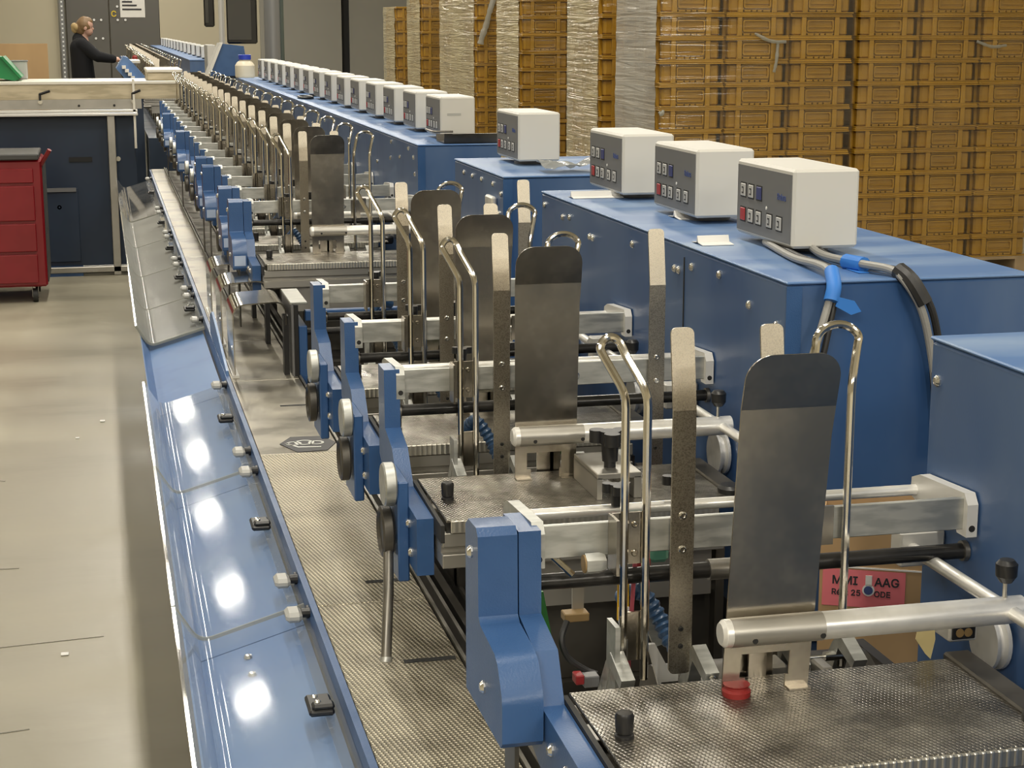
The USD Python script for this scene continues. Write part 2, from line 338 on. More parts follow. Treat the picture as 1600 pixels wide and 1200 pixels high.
# ================================================================= machine bed
ZT, ZC, ZD, XC = .995, 1.275, .78, .853
bed = thing('inserter_bed', 'long steel bed of the inserting machine running away between guards and feeders', 'machine bed', (.5, 6, 0))
part(bed, 'base_frame', MB().bx(.24, .84, -.4, 10.4, .10, .70).bx(.28, .80, -.3, 10.3, 0, .10), 'navy_paint', label='dark base frame under the bed')
part(bed, 'floor_pan', bxm(.43, XC, -.4, 10.6, .70, .735), 'pan_steel')
for y0, y1, mm in ((-.4, 1.60, 'deck_tread'), (1.603, 2.372, 'deck_tread'), (2.375, 3.29, 'deck_tread')):
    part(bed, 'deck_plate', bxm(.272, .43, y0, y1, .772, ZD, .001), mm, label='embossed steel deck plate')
ys = [3.293, 4.02, 4.55, 5.15, 6.3, 7.3, 8.3, 9.3, 10.3]
for y0, y1 in zip(ys, ys[1:]): part(bed, 'deck_plate', bxm(.272, .345 if y0 > 5 else .43, y0, y1 - .003, .772, ZD, .001), 'deck_plain', label='smooth pale steel deck plate')
yy = 5.16
while yy < 10.2:
    part(bed, 'deck_tile', bxm(.362, .43, yy, yy + .205, .768, ZD - .004, .001), 'mid_steel'); yy += .21
part(bed, 'guide_rail', MB().bx(.345, .350, 5.15, 10.3, .77, .79).bx(.355, .360, 5.15, 10.3, .765, .786), 'mid_steel')
for y in (1.28, 1.70, 2.12, 2.46, 3.72): part(bed, 'slot', bxm(.355, .424, y, y + .012, .7795, .7806), 'dark_gap')
part(bed, 'side_strip', bxm(.262, .2715, -.4, 10.3, .70, .778), 'blue_paint')
part(bed, 'inner_rail', MB().bx(.432, .437, -.4, 10.3, .74, .783).bx(.432, .452, -.4, 10.3, .735, .742).bx(.452, .457, -.4, 10.3, .74, .775), 'mid_steel')
part(bed, 'inner_rail', MB().bx(.470, .482, -.4, 10.3, .735, .765).bx(.50, .505, -.4, 10.3, .735, .76), 'dark_steel')
cr = MB()
for k in range(60): cr.bx(.505, .80, -.2 + .175 * k, -.165 + .175 * k, .735, .752)
part(bed, 'cross_bars', cr, 'dark_steel', False, kind='stuff')
# emblem on the deck
em = thing('deck_emblem', 'dark six-sided emblem sticker with pale ring figures on the deck', 'emblem', (.375, 3.36, ZD))
part(em, 'backing', extr(Polygon([(.318, 3.37), (.345, 3.425), (.41, 3.42), (.429, 3.36), (.405, 3.30), (.345, 3.295)]), 2, ZD + .0003, ZD + .0012), 'ink')
for (cx, cy, r) in ((.345, 3.365, .016), (.367, 3.37, .020), (.39, 3.365, .016)):
    part(em, 'ring', extr(Point(cx, cy).buffer(r, 12).difference(Point(cx, cy).buffer(r - .005, 12)), 2, ZD + .0012, ZD + .0018), 'mint_plastic' if r < .001 else 'galvanised')
part(em, 'ring', extr(Polygon([(.327, 3.37), (.35, 3.33), (.395, 3.325), (.396, 3.331), (.352, 3.337), (.333, 3.37)]), 2, ZD + .0012, ZD + .0018), 'galvanised')

# ================================================================= left side blue panel and guards
# section (x, z) of guard: hinge edge, bend, lip
def guard_profile(off=0): return [(.262, .752 + off), (.106, .706 + off), (.070, .765 + off)]
pn = thing('side_panel', 'pale blue sheet-metal side panel of the bed under the clear guards', 'side panel', (.17, 2.8, .7))
for y0, y1 in ((-.4, 1.60), (1.604, 2.42), (2.424, 3.25), (3.254, 4.08), (4.084, 5.2)):
    part(pn, 'panel', sheet([(.258, .735), (.105, .690), (.083, .730)], 1, y0, y1, .003), 'blue_panel')
    for yq in (y1 - .05, y1 - .12): part(pn, 'screw', lathe([(0, 0), (.007, 0), (.005, .004), (0, .005)], (.17, yq, .712), 2, 10), 'screw_steel')
part(pn, 'ear', extr(Polygon([(4.08, .70), (4.70, .70), (4.70, .83), (4.62, .85), (4.5, .84), (4.1, .79)]), 0, .264, .270), 'blue_panel')
GY = [.80, 1.64, 2.46, 3.30, 4.13]
GL = ['nearest clear acrylic guard tray, at the bottom edge of the photo', 'second clear acrylic guard tray from the camera, with a thick pale end rim', 'third clear acrylic guard tray from the camera', 'fourth and farthest clear acrylic guard tray, beside the bare blue panel']
GL = GL[:]
FY = [4.93, 5.55, 6.30, 7.15, 8.10]
FL = ['nearest frosted grey acrylic guard with a pale rounded front rim', 'second frosted grey acrylic guard behind the rimmed one', 'third frosted grey acrylic guard along the far bed', 'farthest frosted grey acrylic guard, next to the dark clear one']
def guard(y0, y1, label, m_, clear_knob=True, rim=False):
    g = thing('acrylic_guard', label, 'guard', (.17, (y0 + y1) / 2, .70))
    part(g, 'sheet', sheet(smooth2(guard_profile()), 1, y0 + .003, y1 - .003, .0045), m_, 40)
    part(g, 'end_rim', sheet(smooth2(guard_profile(.001)), 1, y0 + .001, y0 + (.014 if rim else .004), .0075 if rim else .0055), 'acrylic_edge', 40)
    part(g, 'lip_edge', bxm(.0675, .0725, y0 + .003, y1 - .003, .764, .767), 'acrylic_clear')
    part(g, 'hinge_strip', bxm(.238, .262, y0 + .01, y1 - .01, .7535, .7565), 'acrylic_clear')
    for y in (y0 + .07, y1 - .09):
        h = part(g, 'hinge_block', MB().bx(.226, .250, y, y + .04, .757, .772, b=.005), 'switch_grey')
        part(h, 'pivot', MB().cyl((.250, y + .02, .766), (.268, y + .02, .766), .007, 10).cyl((.258, y + .035, .762), (.269, y + .035, .762), .010, 12), 'black_plastic')
    ym = (y0 + y1) / 2 - .03
    l = part(g, 'latch', MB().bx(.218, .250, ym, ym + .058, .757, .766, b=.003).bx(.222, .250, ym, ym + .018, .765, .773, b=.003), 'black_plastic')
    for q in (.012, .047): part(l, 'screw', lathe([(0, 0), (.004, 0), (.003, .002), (0, .0025)], (.23, ym + q, .766 + (.007 if q < .02 else 0)), 2, 8), 'screw_steel')
    return g
def smooth2(p):
    return [tuple(q) for q in round_path([(a, b, 0) for a, b in p], .022, 6)[:, :2]]
for i in range(4): guard(GY[i], GY[i + 1], GL[i], 'acrylic', rim=(i == 1))
for i in range(4): guard(FY[i], FY[i + 1], FL[i], 'acrylic_frost', rim=(i == 0))
guard(8.13, 9.9, 'dark see-through acrylic guard at the far end of the bed', 'acrylic_clear')

# ================================================================= drive cabinets along the right
pl = thing('cabinet_plinth', 'dark blue base plinth under the row of drive cabinets', 'plinth', (1.03, 5, 0))
part(pl, 'plinth_body', bxm(XC + .012, 1.2, -.5, 11.4, 0, .779, .004), 'navy_paint')
SCR = lathe([(0, 0), (.0065, 0), (.0065, .002), (.004, .0048), (0, .0056)], (0, 0, 0), 0, 10)
def cabinet(y0, y1, x1, label, screws, seams=(), x0=XC, near=True, dusty=True):
    c = thing('drive_cabinet', label, 'cabinet', ((x0 + x1) / 2, (y0 + y1) / 2, .78))
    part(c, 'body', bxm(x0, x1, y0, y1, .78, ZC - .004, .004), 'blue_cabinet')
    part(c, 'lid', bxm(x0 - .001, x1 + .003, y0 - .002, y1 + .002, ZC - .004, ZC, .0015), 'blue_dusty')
    part(c, 'corner_flange', MB().bx(x0 - .0015, x0 + .02, y0 - .003, y0, .79, ZC - .006), 'blue_paint')
    for y, z in screws:
        s = SCR.copy(); s.apply_transform(trimesh.transformations.rotation_matrix(PI, (0, 0, 1))); s.apply_translation((x0, y, z)); part(c, 'screw', s, 'screw_steel')
    for y in seams: part(c, 'seam', bxm(x0 - .0012, x0 + .001, y, y + .003, .79, ZC - .02), 'dark_gap')
    return c
scrA = [(1.645, 1.23), (1.60, 1.115), (1.37, 1.24)]
cabA = cabinet(.5, 1.665, 1.30, 'nearest blue drive cabinet, cut by the right edge of the photo', scrA)
scrB = [(2.10, 1.213), (2.20, 1.225), (2.32, 1.25), (2.50, 1.232), (2.52, 1.232), (2.74, 1.243), (2.98, 1.225), (3.0, 1.225), (3.14, 1.245), (3.19, 1.24), (3.33, 1.25), (2.44, 1.245)]
cabB = cabinet(2.07, 3.36, 1.20, 'blue drive cabinet with three control boxes and taped cables on its lid', scrB, (2.475,))
scrC = [(3.72, 1.235), (3.80, 1.25), (3.84, 1.215), (3.92, 1.25), (4.02, 1.25), (4.12, 1.25), (3.74, 1.19)]
cabC = cabinet(3.70, 4.24, 1.20, 'short blue drive cabinet carrying one control box, crinkled film on its lid', scrC)
scrD = [(4.82 + .33 * k + (.07 if k % 2 else 0), 1.235 - .03 * (k % 3)) for k in range(17)] + [(4.80, 1.19), (4.9, 1.255), (5.2, 1.255), (5.05, 1.22)]
cabD = cabinet(4.755, 11.3, 1.09, 'long blue drive cabinet at the back with a row of many control boxes', scrD, (6.1, 7.9, 9.6))
lp = thing('cabinet_lock_plate', 'small metal latch plate on the side of the short drive cabinet', 'latch', (XC - .01, 3.83, 1.2))
part(lp, 'plate', bxm(XC - .014, XC - .001, 3.76, 3.83, 1.175, 1.225, .004), 'aluminium'); part(lp, 'key', cylm((XC - .012, 3.79, 1.175), (XC - .012, 3.79, 1.15), .005), 'black_plastic')
# crinkled film on the short cabinet, folded paper strips on lids
def crumple(name, x0, x1, y0, y1, z, amp, m_, label, cat, seed):
    nx, ny = 26, 14; X, Y = np.meshgrid(np.linspace(x0, x1, nx), np.linspace(y0, y1, ny), indexing='ij')
    Z = z + amp * meshkit.fbm(np.stack([X * 22, Y * 22, X * 0 + seed], -1), 3, seed)
    V = np.stack([X, Y, Z], -1).reshape(-1, 3); V2 = V - [0, 0, .0008]
    F = []
    for i in range(nx - 1):
        for j in range(ny - 1):
            a, b, c_, d_ = i * ny + j, (i + 1) * ny + j, (i + 1) * ny + j + 1, i * ny + j + 1; F += [[a, b, c_], [a, c_, d_]]
    F = np.array(F); n0 = len(V)
    return solo(name, trimesh.Trimesh(np.vstack([V, V2]), np.vstack([F, F[:, ::-1] + n0]), process=False), m_, label, cat, 60)
crumple('crinkled_film', .96, 1.19, 3.74, 3.84, ZC + .001, .035, 'acrylic_frost', 'crinkled clear film lying on the lid of the short blue cabinet', 'plastic film', 3)
for i, (x, y, w, l_, a) in enumerate(((.895, 2.47, .05, .05, 'nearest'), (.92, 3.2, .10, .04, 'farthest'), (.985, 2.82, .07, .06, 'middle'))):
    fs = thing('folded_strip', f'{a} folded white paper strip on the lid of the cabinet with three boxes', 'paper strip', (x, y, ZC))
    part(fs, 'strip', sheet([(y - l_ / 2, ZC + .001), (y - .004, ZC + .003), (y, ZC + .012), (y + .004, ZC + .003), (y + l_ / 2, ZC + .001)], 0, x - w / 2, x + w / 2, .001), 'paper')

# ================================================================= control boxes
BW, BL, BH, ZB = .101, .226, .1130, 1.2860
def control_box(x, y, label, detail):
    """x, y: near left corner"""
    g = thing('control_box', label, 'control box', (x + BW / 2, y + BL / 2, ZC), group=None)
    part(g, 'base', lathe([(0, 0), (.040, 0), (.040, .0095), (.036, .0112), (0, .0112)], (x + .052, y + .09, ZC), 2, 22), 'box_base')
    part(g, 'housing', bxm(x, x + BW, y, y + BL, ZB, ZB + BH, .004), 'box_white')
    fp = part(g, 'front_panel', bxm(x - .0012, x + .001, y + .006, y + BL - .006, ZB + .006, ZB + BH - .008), 'panel_grey')
    def button(u, z, m_, t=None):
        yb = y + BL - u
        b = part(fp, 'button', bxm(x - .0030, x - .001, yb - .0095, yb + .0095, z - .0095, z + .0095, .0012), m_)
    def rim(u, z):
        yb = y + BL - u; 
        part(fp, 'button_rim', bxm(x - .0018, x - .001, yb - .0115, yb + .0115, z - .0115, z + .0115), 'dark_rubber')
    top, bot = ZB + .068, ZB + .031
    for u, mm in ((.032, 'button_light'), (.064, 'button_light'), (.097, 'button_blue')): rim(u, top); button(u, top, mm)
    for u, mm in ((.032, 'button_red'), (.064, 'button_light'), (.097, 'button_light'), (.140, 'button_light'), (.178, 'button_light')): rim(u, bot); button(u, bot, mm)
    part(fp, 'indicator', cylm((x - .002, y + BL - .127, ZB + .049), (x - .001, y + BL - .127, ZB + .049), .0025, 8), 'paper')
    if detail:
        for u, z in ((.064, top), (.064, bot), (.097, bot), (.140, bot), (.178, bot), (.032, top)):
            yb = y + BL - u
            part(fp, 'symbol', MB().bx(x - .0034, x - .003, yb - .0035, yb + .0035, z - .0055, z - .0035).bx(x - .0034, x - .003, yb - .0035, yb + .0035, z + .0025, z + .0045).bx(x - .0034, x - .003, yb - .0035, yb - .0018, z - .0035, z + .0025), 'ink')
        part(fp, 'lettering', text_on('Buhrs', .009, (x - .0014, y + .058, ZB + .066), (0, -1, 0), (0, 0, 1), True), 'logo_blue')
    return g
CB = [(.953, 2.300, 'control box nearest the camera, with cables under it, on the three-box cabinet'), (.953, 2.715, 'middle control box on the three-box cabinet, second from the camera'),
      (.950, 3.125, 'farthest control box on the three-box cabinet, third from the camera'), (.950, 3.965, 'single control box standing alone on the short blue cabinet')]
for x, y, l_ in CB: control_box(x, y, l_, True)
ORD = ['first', 'second', 'third', 'fourth', 'fifth', 'sixth', 'seventh', 'eighth', 'ninth', 'tenth', 'eleventh', 'twelfth', 'thirteenth', 'fourteenth', 'fifteenth', 'sixteenth', 'seventeenth', 'eighteenth']
x0, y0 = .945, 4.90
first_box = control_box(x0, y0, 'first control box of the long back row, with a grey smudge on its side', False)
part(first_box, 'smudge', bxm(x0 + .02, x0 + .06, y0 - .0006, y0 + .0002, ZB + .06, ZB + .067), 'switch_grey')
second_box = control_box(x0, y0 + .40, 'second control box of the long row on the back cabinet', False)
for k in range(2, 15):
    dup(second_box, (x0 + BW / 2, y0 + .40 * k + BL / 2, ZC), f'{ORD[k]} control box of the long row on the back cabinet, counted from the camera')
tr = thing('wire_tray', 'grey metal tray lying at the near end of the back cabinet lid', 'tray', (1.0, 4.82, ZC))
part(tr, 'tray_body', sheet([(4.765, ZC + .028), (4.775, ZC + .003), (4.885, ZC + .003), (4.89, ZC + .02)], 0, .93, 1.09, .003), 'dark_steel')
part(tr, 'rim', MB().tube(round_path([(.90, 4.89, ZC + .034), (.90, 4.77, ZC + .034), (.955, 4.77, ZC + .034)], .01), .003), 'mid_steel')
rg = thing('cable_ring', 'black and chrome ring lying on the back cabinet before the boxes', 'ring', (.905, 8.0, ZC))
part(rg, 'ring', tube_mesh([( .905 + .03 * math.cos(t), 7.9 + .10 * math.sin(t), ZC + .006) for t in np.linspace(0, 2 * PI, 24)], .006, 8), 'black_plastic')

# cables and tape by the nearest control box
def cable(name, pts, r, m_, label, cat='cable'):
    return solo(name, tube_mesh(smooth_path(pts, 8), r, 10), m_, label, cat)
zt_ = ZC + .007
cable('cable', [(1.00, 2.36, zt_ + .006), (.975, 2.24, zt_ + .003), (.985, 2.14, zt_ + .004), (1.005, 2.085, zt_ + .002), (1.012, 2.057, zt_ - .010), (1.032, 2.048, zt_ - .045), (1.050, 2.052, zt_ - .10), (1.062, 2.052, zt_ - .17), (1.066, 2.052, zt_ - .26)], .0055, 'cable_grey', 'grey cable curving over the cabinet front edge, down to the right')
cable('cable', [(1.01, 2.37, zt_ + .004), (.99, 2.25, zt_ - .001), (1.0, 2.15, zt_ - .001), (1.018, 2.088, zt_), (1.026, 2.056, zt_ - .012), (1.046, 2.047, zt_ - .045), (1.063, 2.052, zt_ - .10), (1.074, 2.052, zt_ - .17), (1.078, 2.052, zt_ - .26)], .005, 'cable_black', 'black cable curving over the cabinet front edge beside the grey one')
cable('cable', [(.96, 2.42, zt_), (.935, 2.25, zt_ - .001), (.925, 2.14, zt_ + .004), (.917, 2.085, zt_ + .002), (.908, 2.056, zt_ - .02), (.890, 2.045, zt_ - .07), (.867, 2.04, zt_ - .14), (.852, 2.03, zt_ - .185), (.845, 2.02, zt_ - .26), (.83, 1.98, zt_ - .34), (.805, 1.93, zt_ - .36)], .0052, 'cable_grey', 'grey cable hanging from the taped bundle down past the near paddle')
cable('cable', [(.97, 2.42, zt_), (.945, 2.25, zt_), (.932, 2.14, zt_ + .004), (.924, 2.085, zt_ + .002), (.915, 2.056, zt_ - .02), (.900, 2.046, zt_ - .08), (.885, 2.045, zt_ - .16), (.88, 2.045, zt_ - .25)], .0042, 'cable_black', 'black cable hanging from the taped bundle beside the grey one')
t_ = thing('tape_wrap', 'bright blue tape wrapped round the cables under the nearest control box', 'tape', (.985, 2.16, ZC))
part(t_, 'band', MB().tube([(.981, 2.175, zt_ + .002), (.990, 2.137, zt_ + .002)], .0108, 12).bx(.975, .99, 2.12, 2.16, ZC + .0005, ZC + .0015), 'tape_blue')
t_ = thing('tape_wrap', 'bright blue tape with a loose tail where the cables drop over the cabinet edge', 'tape', (.915, 2.06, ZC))
part(t_, 'band', tube_mesh(smooth_path([(.921, 2.086, zt_ + .003), (.911, 2.054, zt_ - .012), (.904, 2.046, zt_ - .030)], 5), .0098, 12), 'tape_blue')
part(t_, 'tail', extr(Polygon([(.912, zt_ - .024), (.934, zt_ - .030), (.944, zt_ - .044), (.930, zt_ - .048), (.908, zt_ - .036)]), 1, 2.040, 2.0412), 'tape_blue')
t_ = thing('tape_wrap', 'black tape wrap round the two cables at the cabinet front edge', 'tape', (1.015, 2.06, ZC))
part(t_, 'band', tube_mesh(smooth_path([(1.012, 2.078, zt_ + .002), (1.020, 2.056, zt_ - .010), (1.036, 2.048, zt_ - .038)], 5), .0118, 10), 'cable_black')
part(t_, 'band', tube_mesh([(1.064, 2.052, zt_ - .13), (1.069, 2.052, zt_ - .17)], .0128, 10), 'cable_black')

# ================================================================= feeders
def yz(pts, y0): return Polygon([(y0 + a, b) for a, b in pts])
def plate_screws(parent, pts, y0, x, m_='screw_steel'):
    for a, b in pts:
        s = SCR.copy(); s.apply_transform(trimesh.transformations.rotation_matrix(PI, (0, 0, 1))); s.apply_translation((x, y0 + a, b)); part(parent, 'screw', s, m_)
def u_guide(xa, xb, y, zb, zbend, ztop, lean, back, r=.0042):
    """two legs joined by a bow whose upper end flares sideways by lean and backwards by back"""
    w = (xb - xa)
    pts = [(xa, y, zb), (xa, y, zbend), (xa + lean, y + back, zbend + .037)]
    for t in np.linspace(PI, 0, 9)[1:-1]:
        pts.append((xa + lean * 1.15 + w / 2 + w * .56 * math.cos(t), y + back * (1 + .35 * math.sin(t)), zbend + .037 + (ztop - zbend - .037) * math.sin(t)))
    pts += [(xb + lean, y + back, zbend + .037), (xb, y, zbend), (xb, y, zb)]
    return tube_mesh(round_path(pts, .012, 4), r, 10)
def star_knob(c, s=1.0):
    """three-lobed black clamping knob with its stem downwards"""
    x, y, z = c; shp = Point(0, 0).buffer(.009 * s, 8)
    for k in range(3):
        a = 2 * PI * k / 3 + .4; shp = shp.union(Point(.012 * s * math.cos(a), .012 * s * math.sin(a)).buffer(.007 * s, 6))
    m_ = extr(shp, 2, 0, .011 * s); st = lathe([(0, -.016 * s), (.007 * s, -.016 * s), (.008 * s, 0), (0, 0)], (0, 0, 0), 2, 12)
    m_ = trimesh.util.concatenate([m_, st]); m_.apply_translation((x, y, z)); return m_
def hexa(c, r=.006, axis=1, h=.005):
    return lathe([(0, 0), (r, 0), (r, h * .7), (r * .8, h), (0, h)], c, axis, 6)
def screw_y(x, y, z, r=.0042):
    s = lathe([(0, 0), (r, 0), (r, .0012), (r * .75, .0024), (r * .4, .0024), (r * .35, .0012), (0, .0012)], (0, 0, 0), 1, 12)
    if s.bounds[1][1] > 1e-5: s.apply_transform(trimesh.transformations.rotation_matrix(PI, (0, 0, 1)))
    s.apply_translation((x, y, z)); return s
def feeder(y0, label, covered, st2=.623, sticker=False, tape=True, group=None, ux=0.0, pz=0.0, xr=.785, pdx=0.0, lean=0.0, rux=0.0):
    g = thing('sheet_feeder', label, 'feeder', (.59, y0 + .15, ZD), group=group)
    P = lambda n, m_, mt, **k: part(g, n, m_, mt, **k)
    # standing base and tray
    P('base_frame', MB().bx(.50, .512, y0 + .03, y0 + .30, .753, .93).bx(.765, .777, y0 + .03, y0 + .39, .753, .95).bx(.50, .777, y0 + .05, y0 + .07, .753, .86), 'dark_steel')
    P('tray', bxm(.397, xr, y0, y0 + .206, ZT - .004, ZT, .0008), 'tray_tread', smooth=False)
    P('tray_lip', MB().bx(.402, xr - .03, y0 - .004, y0 + .0005, ZT - .017, ZT - .001, b=.001), 'lip_steel')
    P('tray_beam', MB().bx(.392, xr - .02, y0 + .001, y0 + .10, ZT - .036, ZT - .018, b=.001).bx(.392, xr - .02, y0 + .012, y0 + .09, ZT - .046, ZT - .036).bx(.392, xr - .02, y0 + .001, y0 + .10, ZT - .064, ZT - .046, b=.001), 'alu_profile')
    P('apron', bxm(.455, xr - .03, y0 + .02, y0 + .024, .865, .9305), 'alu_profile')
    P('tray_knob', lathe([(0, 0), (.0085, 0), (.0085, .003), (.0065, .004), (.0078, .006), (.0085, .02), (.007, .023), (0, .024)], (.417, y0 + .095, ZT), 2, 16), 'black_plastic')
    sr = P('side_rail', bxm(xr - .006, xr + .022, y0 + .06, y0 + .215, ZT - .012, ZT + .004, .002), 'dark_steel', label='dark rail along the tray edge')
    P('end_cap', lathe([(0, 0), (.016, 0), (.018, .004), (.018, .018), (.014, .022), (0, .022)], (xr + .004, y0 + .045, ZT - .012), 2, 14), 'black_plastic')
    P('pulley', MB().add(lathe([(0, 0), (.030, 0), (.030, .004), (.024, .006), (.024, .01), (.03, .012), (.03, .016), (0, .016)], (xr + .048, y0 + .235, ZT + .004), 0, 26)), 'aluminium')
    # arm
    arm = P('arm', extr(yz([(.345, 1.130)] + ([(.280, 1.130), (.2775, 1.048), (.215, 1.034), (.19, .99)] if covered else [(.294, 1.130), (.291, 1.048), (.233, 1.033), (.19, .989)]) + [ (.045, .985), (.045, .91), (.12, .91), (.25, .945), (.345, 1.0)], y0), 0, .367, .389), 'blue_paint', smooth=False)
    plate_screws(arm, [(.10, .965), (.15, .965), (.085, .93), (.14, .93)], y0, .367)
    P('gasket', extr(yz([(.20, .995), (.0, .988), (.0, .965), (.20, .965)], y0), 0, .3895, .3945), 'dark_rubber')
    if covered:
        cv = P('cover', extr(yz([(.335, 1.125), (.322, 1.134), (.286, 1.135), (.278, 1.128), (.276, 1.050), (.268, 1.044), (.208, 1.038), (.195, 1.032), (.178, 1.008), (.176, .998), (.176, .963), (.182, .957), (.335, .957)], y0), 0, .327, .3655), 'blue_paint', smooth=35)
        plate_screws(cv, [(.305, 1.106), (.25, .99)], y0, .327)
        P('guide_blade', MB().bx(.342, .346, y0 + .19, y0 + .23, .80, .957), 'dark_steel')
        if sticker: P('sticker', bxm(.331, .361, y0 + .1745, y0 + .1762, .968, .995), 'sticker_blue')
    else:
        P('disc', lathe([(0, 0), (.027, 0), (.029, .002), (.029, .014), (.027, .016), (0, .016)], (.336, y0 + .125, 1.012), 0, 28), 'galvanised', label='bright steel disc beside the arm')
        P('disc', lathe([(0, .004), (.026, .004), (.029, 0), (.034, .002), (.034, .013), (.032, .015), (0, .015)], (.334, y0 + .14, .944), 0, 28), 'dark_steel', label='dark steel disc beside the arm')
        P('disc_mount', MB().bx(.352, .367, y0 + .10, y0 + .20, .885, 1.02, b=.002), 'blue_paint')
    # cross rods and bars
    yb = y0 + .300
    P('black_rod', MB().cyl((.380, y0 + .315, 1.0667), (XC - .004, y0 + .315, 1.0667), .0082, 16), 'black_rod')
    for xq, lq in ((XC - .006, .005), (.3895, .004), (.57, .03)): P('rod_collar', cylm((xq, y0 + .315, 1.0667), (xq + lq, y0 + .315, 1.0667), .0108, 18), 'mid_steel')
    P('flat_bar', bxm(.392, XC - .006, yb, yb + .006, 1.0945, 1.128, .0008), 'galvanised')
    P('bar_bolt', MB().add(screw_y(.645, yb, 1.108, .006)), 'screw_steel')
    P('round_rod', cylm((.392, y0 + .408, 1.108), (XC - .01, y0 + .408, 1.108), .006, 14), 'aluminium')
    bk = [(.292, 1.088), (.292, 1.122), (.300, 1.133), (.40, 1.127), (.418, 1.12), (.42, 1.10), (.40, 1.095), (.318, 1.10), (.312, 1.088)]
    for xa in (.384, XC - .014):
        b = P('bar_bracket', extr(yz(bk, y0), 0, xa, xa + .012), 'alu_white' if xa > .5 else 'galvanised', smooth=25)
        part(b, 'bolt_hole', cylm((xa + .006, y0 + .2925, 1.097), (xa + .006, y0 + .2915, 1.097), .0035, 12), 'dark_gap')
    P('rod_knob', star_knob((.445 + .055, y0 + .40, 1.128), .85), 'black_plastic'); P('rod_knob', star_knob((.565, y0 + .40, 1.132), .85), 'black_plastic')
    # paper guides
    P('wire_guide', u_guide(.4755 + ux, .4975 + ux, y0 + .293, .966, 1.254, 1.308, -.019, .014), 'chrome', label='bent chrome wire guide on the left')
    P('wire_guide', u_guide(.674 + rux, .718 + rux, y0 + .293, .962, 1.254, 1.312, .010, .012), 'chrome', label='bent chrome wire guide on the right')
    P('wire_clamp', MB().bx(.4785 + ux, .4945 + ux, y0 + .296, y0 + .299, 1.085, 1.137).bx(.463 + ux, .4785 + ux, y0 + .296, y0 + .299, 1.085, 1.137).add(bxm(.461 + ux, .464 + ux, y0 + .27, y0 + .299, 1.082, 1.137)).add(screw_y(.487 + ux, y0 + .296, 1.125, .0035)).add(screw_y(.487 + ux, y0 + .296, 1.096, .0035)), 'steel_brushed')
    P('wire_clamp', MB().bx(.478 + ux, .4955 + ux, y0 + .297, y0 + .30, .985, 1.035), 'steel_brushed'); P('clamp_rail', bxm(.461 + ux, .466 + ux, y0 + .27, y0 + .30, .955, 1.03), 'galvanised')
    P('wire_clamp', MB().bx(.688 + rux, .706 + rux, y0 + .296, y0 + .300, 1.09, 1.13).bx(.664 + rux, .690 + rux, y0 + .299, y0 + .303, 1.075, 1.125), 'steel_brushed'); P('thumb_screw', MB().cyl((.700 + rux, y0 + .293, .973), (.722 + rux, y0 + .293, .973), .005, 12).add(lathe([(0, 0), (.006, 0), (.006, .012), (0, .012)], (.722 + rux, y0 + .293, .973), 0, 14)).cyl((.682 + rux, y0 + .293, .973), (.700 + rux, y0 + .293, .973), .0015, 8), 'screw_steel')
    for xs in (.5235, st2):
        zbot, zt = .968, 1.316
        prof = [(zbot, yb - .0035), (zt - .085, yb - .0035), (zt - .075, yb - .003), (zt, yb + .013)]
        ys_ = [p[1] for p in prof]
        outline = sbox(xs, zbot, xs + .0235, zt).buffer(-.006).buffer(.006, quad_segs=5)
        t2 = trimesh.creation.extrude_polygon(outline, .003, engine='earcut'); 
        t2 = t2.subdivide_to_size(.03) if False else t2
        t2 = slice_bend(t2, zt - .08, .16)
        v = t2.vertices; t2 = trimesh.Trimesh(np.stack([v[:, 0], y0 + .2935 + v[:, 2], v[:, 1]], 1), t2.faces[:, ::-1], process=False)
        s = P('flat_guide', t2, 'steel_grain', smooth=20)
        for zz in (1.131, 1.0965, 1.015, .997):
            part(s, 'screw', screw_y(xs + .0118, y0 + .2935, zz, .0042 if zz > 1.05 else .0026), 'screw_steel' if zz > 1.05 else 'dark_gap')
    # paddle with its carrying tube
    yp, xa, xb = y0 + .172, .5405 + pdx, .6295 + pdx
    ol = Polygon([(xa, ZT + pz), (xa, 1.3135), (xb + .002, 1.3135), (xb + .002, 1.262), (xb, 1.235), (xb - .004, ZT + pz)])
    ol = ol.buffer(-.024).buffer(.024, quad_segs=8).union(Polygon([(xa, ZT + pz), (xa, 1.24), (xb, 1.24), (xb - .004, ZT + pz)]))
    ol = ol.difference(sbox(xa + .0165, 1.008 + pz, xb - .024, 1.031 + pz)).difference(sbox(xa + .022, ZT + pz - .01, xb - .027, 1.0085 + pz))
    t2 = trimesh.creation.extrude_polygon(ol, .0022, engine='earcut'); t2 = slice_bend(t2, 1.262, -.16)
    v = t2.vertices; t2 = trimesh.Trimesh(np.stack([v[:, 0], yp + v[:, 2], v[:, 1]], 1), t2.faces[:, ::-1], process=False); t2.vertices[:, 0] += lean * (t2.vertices[:, 2] - ZT)
    pd = P('paddle', t2, 'steel_brushed', smooth=12)
    for xf in (xa, xb - .026): part(pd, 'foot', bxm(xf, xf + .021, yp - .010, yp + .002, ZT + pz + .0002, ZT + pz + .002), 'steel_brushed')
    zt = 1.0575; yt = yp - .0122
    tb = P('paddle_tube', cylm((xa - .0035, yt, zt), (XC - .024, yt, zt), .0132, 28), 'aluminium')
    part(tb, 'tube_end', lathe([(0, -.004), (.010, -.004), (.0128, -.001), (.0128, .002), (0, .002)], (xa - .0035, yt, zt), 0, 24), 'alu_white')
    part(tb, 'bolt_hole', MB().cyl((xa + .022, yt - .0126, zt - .005), (xa + .022, yt - .0133, zt - .005), .0027, 10).cyl((xa + .088, yt - .0126, zt - .005), (xa + .088, yt - .0133, zt - .005), .0027, 10), 'dark_gap')
